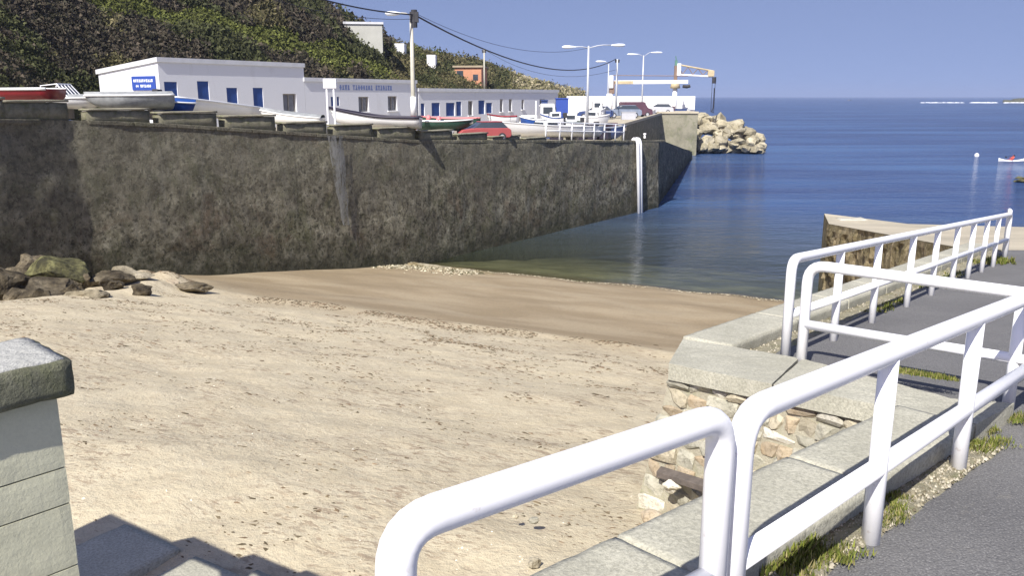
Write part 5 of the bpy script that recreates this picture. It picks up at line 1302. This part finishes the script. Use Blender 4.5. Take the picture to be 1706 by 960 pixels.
# ------------------------------------------------------------------ pillar and steps, lower left
k_ = .62
pc = Vector((-1.49 * k_, 2.73 * k_)); ctop = CAMZ - .87 * k_
pil = thing('stone_pillar', 'pale concrete block pillar under a dark granite cap at the left edge', 'pillar', (pc.x, pc.y, 0))
ue = Vector((-.70, .66)).normalized(); ve = Vector((-.65, -.76)).normalized()     # along the back edge / along the front face
ang = math.atan2(ue.y, ue.x)
capT = .082; capL = 1.3; capW = .17
def pbox(name, off_u, off_v, lu, lv, z0, h, mat, parent, seed, **kw):
    """box whose right corner sits off_u / off_v from the pillar corner"""
    c = ue * (off_u + lu / 2) + ve * (off_v + lv / 2)
    me = rough_box(lu, lv, h, .02, kw.get('amp', .002), kw.get('rad', .006), seed, 25.0); me.materials.append(mat)
    # faces along ue and ve, which are not quite square to one another
    for v in me.vertices:
        q = ue * v.co.x + ve * v.co.y; v.co.x, v.co.y = q.x, q.y
    me.flip_normals()
    me.polygons.foreach_set('use_smooth', [kw.get('amp', 1) > .002] * len(me.polygons)); return obj(name, me, None, parent, loc=(c.x, c.y, z0))
pbox('cap_stone', 0, 0, .26, 1.0, ctop - capT, capT, M['concrete_dark'], pil, 3, amp=.0035, rad=.012)
pbox('cap_surface', .012, .012, .236, .976, ctop - .012, .0155, M['granite_top'], pil, 8, amp=.0025, rad=.006)
z = ctop - capT
for k, hh in enumerate((.165, .085, .15, .15, .2, .2, .2, .3, .3, .3, .3)):
    pbox('block', .035, .03, .20, .95, z - hh + .001, hh - .002, M['concrete_pale'], pil, 20 + k, amp=.0005, rad=.003); z -= hh
m_ = MB(); c = [ue * .042 + ve * .037, ue * .22 + ve * .037, ue * .22 + ve * .93, ue * .042 + ve * .93]; m_.prism([tuple(q) for q in c], 4.3, ctop - capT); obj('core', m_, M['mortar'], pil)
# unseen slabs added left of the frame to cast the stepped shadow; concrete steps in front
gz = 5.05; HS = ctop - .02
sh_px = [(100, 897), (192, 860), (291, 905), (326, 896), (402, 931), (426, 925), (499, 955), (512, 951), (620, 1000), (500, 1010), (426, 949), (385, 985), (372, 960 - 12), (324, 927), (255, 969), (180, 1015), (100, 1015)]
UP = {10: .07, 11: .08, 12: .09, 13: .10, 14: .10}
def cast(i):
    z = gz + UP.get(i, 0); q = atz(sh_px[i][0], sh_px[i][1], z); k = (HS - z) / -sdir.z; return Vector((q.x - sdir.x * k, q.y - sdir.y * k, 0))
shp = [cast(i) for i in range(len(sh_px))]; off = Vector((0, 0, 0))
caster = thing('shadow_caster', 'unseen slabs added left of the granite-capped pillar to cast a stepped shadow', 'shadow caster', (shp[0] - off).to_3d() if False else Vector((shp[0].x - off.x, shp[0].y - off.y, 5)))  # slabs added for their shadow, outline projected back along the sunlight
parts = [[0, 1, 2, 13, 14, 15, 16], [2, 3, 4, 12, 13], [4, 5, 6, 10, 11, 12], [6, 7, 8, 9, 10]]
for k, ix in enumerate(parts):
    m_ = MB(); m_.prism([(shp[i].x - off.x, shp[i].y - off.y) for i in ix], HS - .035 + .001 * k, HS + .001 * k); obj('caster_slab', local(m_, caster), M['concrete'], caster)
m_ = MB(); q = shp[0] - off; m_.box((q.x - .4, q.y - .6, 4.5), .5, .5, HS - .036 - 4.5, base=True); obj('caster_pier', local(m_, caster), M['concrete_pale'], caster)
e_dir = Vector((.84, -.54)); g_dir = Vector((.54, .84))
stp = thing('beach_steps', 'concrete steps down to the sand at the lower left corner', 'steps', (0, 0, 0))
for k, (px, py, up, L_) in enumerate(((208, 872, .04, .62), (326, 925, .10, 1.2), (428, 948, .07, 1.2))):
    c = Vector(xy(atz(px, py, gz + up))); D_2 = .9
    cc = c + e_dir * (L_ / 2) - g_dir * (D_2 / 2)
    me = rough_box(L_, D_2, .5, .06, .004, .012, 60 + k, 9.0); me.materials.append(M['concrete']); o = obj('step', me, None, stp, loc=(cc.x, cc.y, gz + up - .5)); o.rotation_euler.z = math.atan2(e_dir.y, e_dir.x)

# loose stones on the sand beside the near wall
for k, (px, py, s, mt, lab) in enumerate(((889, 866, .045, 'stone_grey', 'grey stone on the sand under the closest railing'), (858, 860, .03, 'stone_tan', 'small tan stone beside the grey one on the sand'), (888, 940, .06, 'stone_tan', 'yellowish stone on the sand at the bottom edge'), (1087, 868, .10, 'stone_orange', 'rust coloured stone at the foot of the stone wall'), (1133, 860, .07, 'stone_white', 'white stone at the foot of the stone wall'), (1118, 812, .09, 'stone_white', 'chalky white stone under the rusty channel'), (945, 945, .04, 'stone_grey', 'small grey stone beside the concrete coping'))):
    p = atz(px, py, 5.08 if px < 1000 else 5.14); me = rock_mesh((s, s * .8, s * .7), 400 + k, 3, .4, mat=M[mt]); obj('loose_stone', me, None, loc=p, label=lab, cat='stone')

# ------------------------------------------------------------------ weeds (uncountable)
def tufts(name, spots, label, cols, hgt=(.03, .07), blades=9, zf=None):
    V = []; F = []; C = []
    for (x, y, r, k) in spots:
        for _ in range(blades):
            a = random.uniform(0, 2 * pi); rr = r * math.sqrt(random.random()); bx = x + cos(a) * rr; by = y + sin(a) * rr; z = zf(bx, by)
            h = random.uniform(*hgt) * k * .62; d = random.uniform(0, 2 * pi); w = h * .14; lean = h * random.uniform(.1, .8); b0 = len(V)
            V += [(bx - sin(d) * w, by + cos(d) * w, z), (bx + sin(d) * w, by - cos(d) * w, z), (bx + cos(d) * lean, by + sin(d) * lean, z + h)]; F.append((b0, b0 + 1, b0 + 2))
            c = random.choice(cols); q = random.uniform(.7, 1.3); C.append([v * q for v in c])
    return obj(name, fast_mesh(name, np.array(V), np.array(F), M['leaf'], np.array(C)), None, fix=False, kind='stuff', label=label, cat='weeds')
gc = [(.12, .15, .028), (.16, .18, .035), (.20, .20, .06), (.08, .10, .02), (.22, .19, .09)]
def cluster(px0, py0, px1, py1, n, spread, k=1.0, up=.0):
    out = []
    for _ in range(n):
        f = random.random(); p = atpath(lerp(px0, px1, f), lerp(py0, py1, f), up); out.append((p.x + random.gauss(0, spread), p.y + random.gauss(0, spread), .03, k * random.uniform(.6, 1.2)))
    return out
zg = lambda x, y: path_z(y) + .01
tufts('green_weeds', cluster(1410, 634, 1480, 642, 110, .022, .8) + cluster(1500, 648, 1578, 662, 190, .03, .9), 'line of green weeds in the joint in front of the cross railing', gc, (.025, .055), 12, lambda x, y: path_z(y) + .13)
tufts('green_weeds', cluster(1258, 604, 1330, 618, 160, .035, 1.2), 'grass tuft in the corner of the coping at the start of the far railing', gc, (.04, .08), 12, zg)
tufts('green_weeds', cluster(1500, 830, 1480, 880, 60, .03) + cluster(1620, 755, 1660, 740, 90, .04) + cluster(1680, 705, 1710, 700, 60, .04) + cluster(1640, 725, 1650, 720, 40, .02), 'green weed patches in the gravel beside the near railing', gc, (.02, .05), 12, lambda x, y: path_z(y) + .02)
tufts('green_weeds', cluster(1250, 950, 1330, 915, 200, .04, 1.5) + cluster(1300, 960, 1420, 925, 90, .04, .9), 'lush green moss and grass at the foot of the kerb beside the railing gap', gc, (.03, .07), 12, lambda x, y: path_z(y) + .02)
tufts('green_weeds', cluster(1640, 440, 1675, 436, 120, .10, 2.0) + cluster(1450, 525, 1510, 500, 60, .05, 1.0) + cluster(1540, 480, 1600, 455, 60, .06, 1.2), 'weeds along the foot of the far railing', gc, (.03, .08), 12, zg)
# gravel grains on the verge
sp = []
for _ in range(2600):
    f = random.uniform(.30, 1); c = n_in0.lerp(n_in1, f) + nn_ * random.uniform(-AG, .0); sp.append((c.x, c.y, 1))
for _ in range(900):
    f = random.random() ** 1.5; c = corner + fd * ((fend - corner).length * f) + fn * random.uniform(-.2, 0); sp.append((c.x, c.y, 1.2))
scatter_bits('loose_gravel', sp, M['weed'], (.005, .014), [(.36, .33, .25), (.27, .24, .17), (.42, .38, .30), (.14, .12, .08)], 'loose gravel and shell grit between the kerb and the asphalt', 'gravel', .8, 1.0, zf=lambda x, y: path_z(y) + .018)

# ------------------------------------------------------------------ out on the water
p = atz(1686, 269, 0); kk = thing('kayak', 'white kayak on the water at the right edge of the bay', 'kayak', p, R(4))
n = 13; rows = []
for i in range(n):
    f = i / (n - 1); w = .34 * sin(pi * f) ** .6 + .01; x = (f - .5) * 3.6; zz = .16 + .22 * abs(f - .5) ** 2 * 4
    rows.append([Vector((x, w * yy, zz * z_ - .05)) for yy, z_ in ((-1, .9), (-.8, .2), (0, 0), (.8, .2), (1, .9), (.5, 1.25), (0, 1.35), (-.5, 1.25))])
m_ = MB(); m_.grid(rows, True); obj('hull', m_, M['boat_white'], kk, smooth=True)
def figure(name, label, joints, edges, radii, mat, loc, rz=0):
    me = bpy.data.meshes.new(name); me.from_pydata(joints, edges, []); o = bpy.data.objects.new(name, me); COL.objects.link(o)
    sk = o.modifiers.new('skin', 'SKIN'); 
    for i, r in enumerate(radii): me.skin_vertices[0].data[i].radius = (r, r)
    me.skin_vertices[0].data[0].use_root = True
    ss = o.modifiers.new('sub', 'SUBSURF'); ss.levels = 1; ss.render_levels = 1
    me.materials.append(mat); o.location = loc; o.rotation_euler.z = rz; tag(o, label, 'person'); return o
def skin_setup():
    pass
J = [(0, 0, .12), (0, 0, .32), (0, 0, .52), (0, 0, .60), (0, 0, .76), (.0, .18, .50), (.22, .26, .30), (.42, .20, .36), (.0, -.18, .50), (.22, -.26, .32), (.40, -.12, .46), (.45, .1, .14), (.85, .1, .10), (.45, -.1, .14), (.85, -.1, .10)]
E_l = [(0, 1), (1, 2), (2, 3), (3, 4), (2, 5), (5, 6), (6, 7), (2, 8), (8, 9), (9, 10), (0, 11), (11, 12), (0, 13), (13, 14)]
RR = [.15, .14, .15, .055, .10, .07, .045, .035, .07, .045, .035, .08, .05, .08, .05]
me = bpy.data.meshes.new('person'); me.from_pydata(J, E_l, []); per = bpy.data.objects.new('person', me); COL.objects.link(per)
per.modifiers.new('skin', 'SKIN')
if not me.skin_vertices:
    bpy.context.view_layer.objects.active = per
    try: bpy.ops.mesh.customdata_skin_add()
    except Exception: pass
if me.skin_vertices:
    for i, r in enumerate(RR): me.skin_vertices[0].data[i].radius = (r, r)
ss = per.modifiers.new('sub', 'SUBSURF'); ss.levels = 1; ss.render_levels = 2; me.materials.append(M['redshirt']); per.location = p + Vector((.1, 0, .05)); per.rotation_euler.z = R(185)
tag(per, 'person in red sitting in the white kayak and paddling', 'person')
m_ = MB(); m_.tube([(-.1, -1.05, .7), (.1, 1.05, .38)], .02, 6); m_.box((-.1, -1.05, .7), .05, .35, .16); m_.box((.1, 1.05, .38), .05, .35, .16)
obj('paddle', m_, M['dark'], loc=p + Vector((-.32, 0, .1)), label='double-bladed paddle held by the person in the kayak', cat='paddle')
p = atz(1627, 261, 0); me = rock_mesh((.30, .30, .34), 3, 3, .02, mat=M['rail'], facet=False); me.shade_smooth(); obj('marker_buoy', me, None, loc=p + Vector((0, 0, .15)), label='small white marker buoy floating left of the kayak', cat='buoy')
# reef and surf near the horizon
for k, (px, py, z, rad, F_) in enumerate(((1690, 161, 0, (24, 10, 5.5), 1150), (1706, 162, 0, (22, 12, 7), 1170), (1415, 162, 0, (7, 4, 2.0), 1700))):
    pp = atF(px, 160, F_); me = rock_mesh(rad, 500 + k, 3, .5, mat=M['rock_green'] if k < 2 else M['rock_dark']); obj('reef_rock', me, None, loc=(pp.x, F_, -.5), label=('green topped islet near the horizon', 'larger green islet at the right edge of the horizon', 'tiny dark reef on the horizon above the jetty')[k], cat='rock')
V = []; F = []
rnd = random.Random(2)
for _ in range(420):
    px = rnd.uniform(1535, 1760); F_ = rnd.gauss(1080, 14) + (1640 - px) * .05; x = (px - 853) / FPX * F_ * .975; s = rnd.uniform(1.0, 4) * (1 if px > 1560 else .5); b0 = len(V); h = rnd.uniform(.1, 1.0)
    if noise.noise(Vector((px * .05, 0, 0))) < -.22: continue
    V += [(x - s, F_, -.1), (x + s, F_ + 1, -.1), (x + rnd.uniform(-1, 1), F_ + 1.5, h), (x, F_ - 2.5, -.1)]; F += [(b0, b0 + 3, b0 + 2), (b0 + 3, b0 + 1, b0 + 2)]
obj('surf', fast_mesh('surf', np.array(V), np.array(F), M['foam']), None, fix=False, kind='stuff', label='thin white line of surf breaking near the islets', cat='surf')
for k, (px, py, s) in enumerate(((1712, 303, 1.3), (1700, 297, .6))):
    me = rock_mesh((s * 1.6, s, s * .35), 520 + k, 3, .4, mat=M['rock_green']); obj('reef_rock', me, None, loc=atz(px, py, 0), label=('weedy green rock awash at the right edge of the bay', 'small weedy rock beside the larger one at the right edge')[k], cat='rock')

# ------------------------------------------------------------------ sea air
hz = NT('sea_air'); hz.t.nodes.remove(hz.b); pv = hz.n('ShaderNodeVolumePrincipled'); pv.inputs['Color'].default_value = (.47, .57, .83, 1); pv.inputs['Density'].default_value = .00020; pv.inputs['Anisotropy'].default_value = 0.0
hz.l(pv.outputs[0], hz.out.inputs['Volume'])
m_ = MB(); m_.box((0, 0, 24), 18600, 18600, 62); obj('haze', m_, MATS['sea_air'], kind='stuff', label='thin blue sea haze over the bay and the horizon', cat='haze')
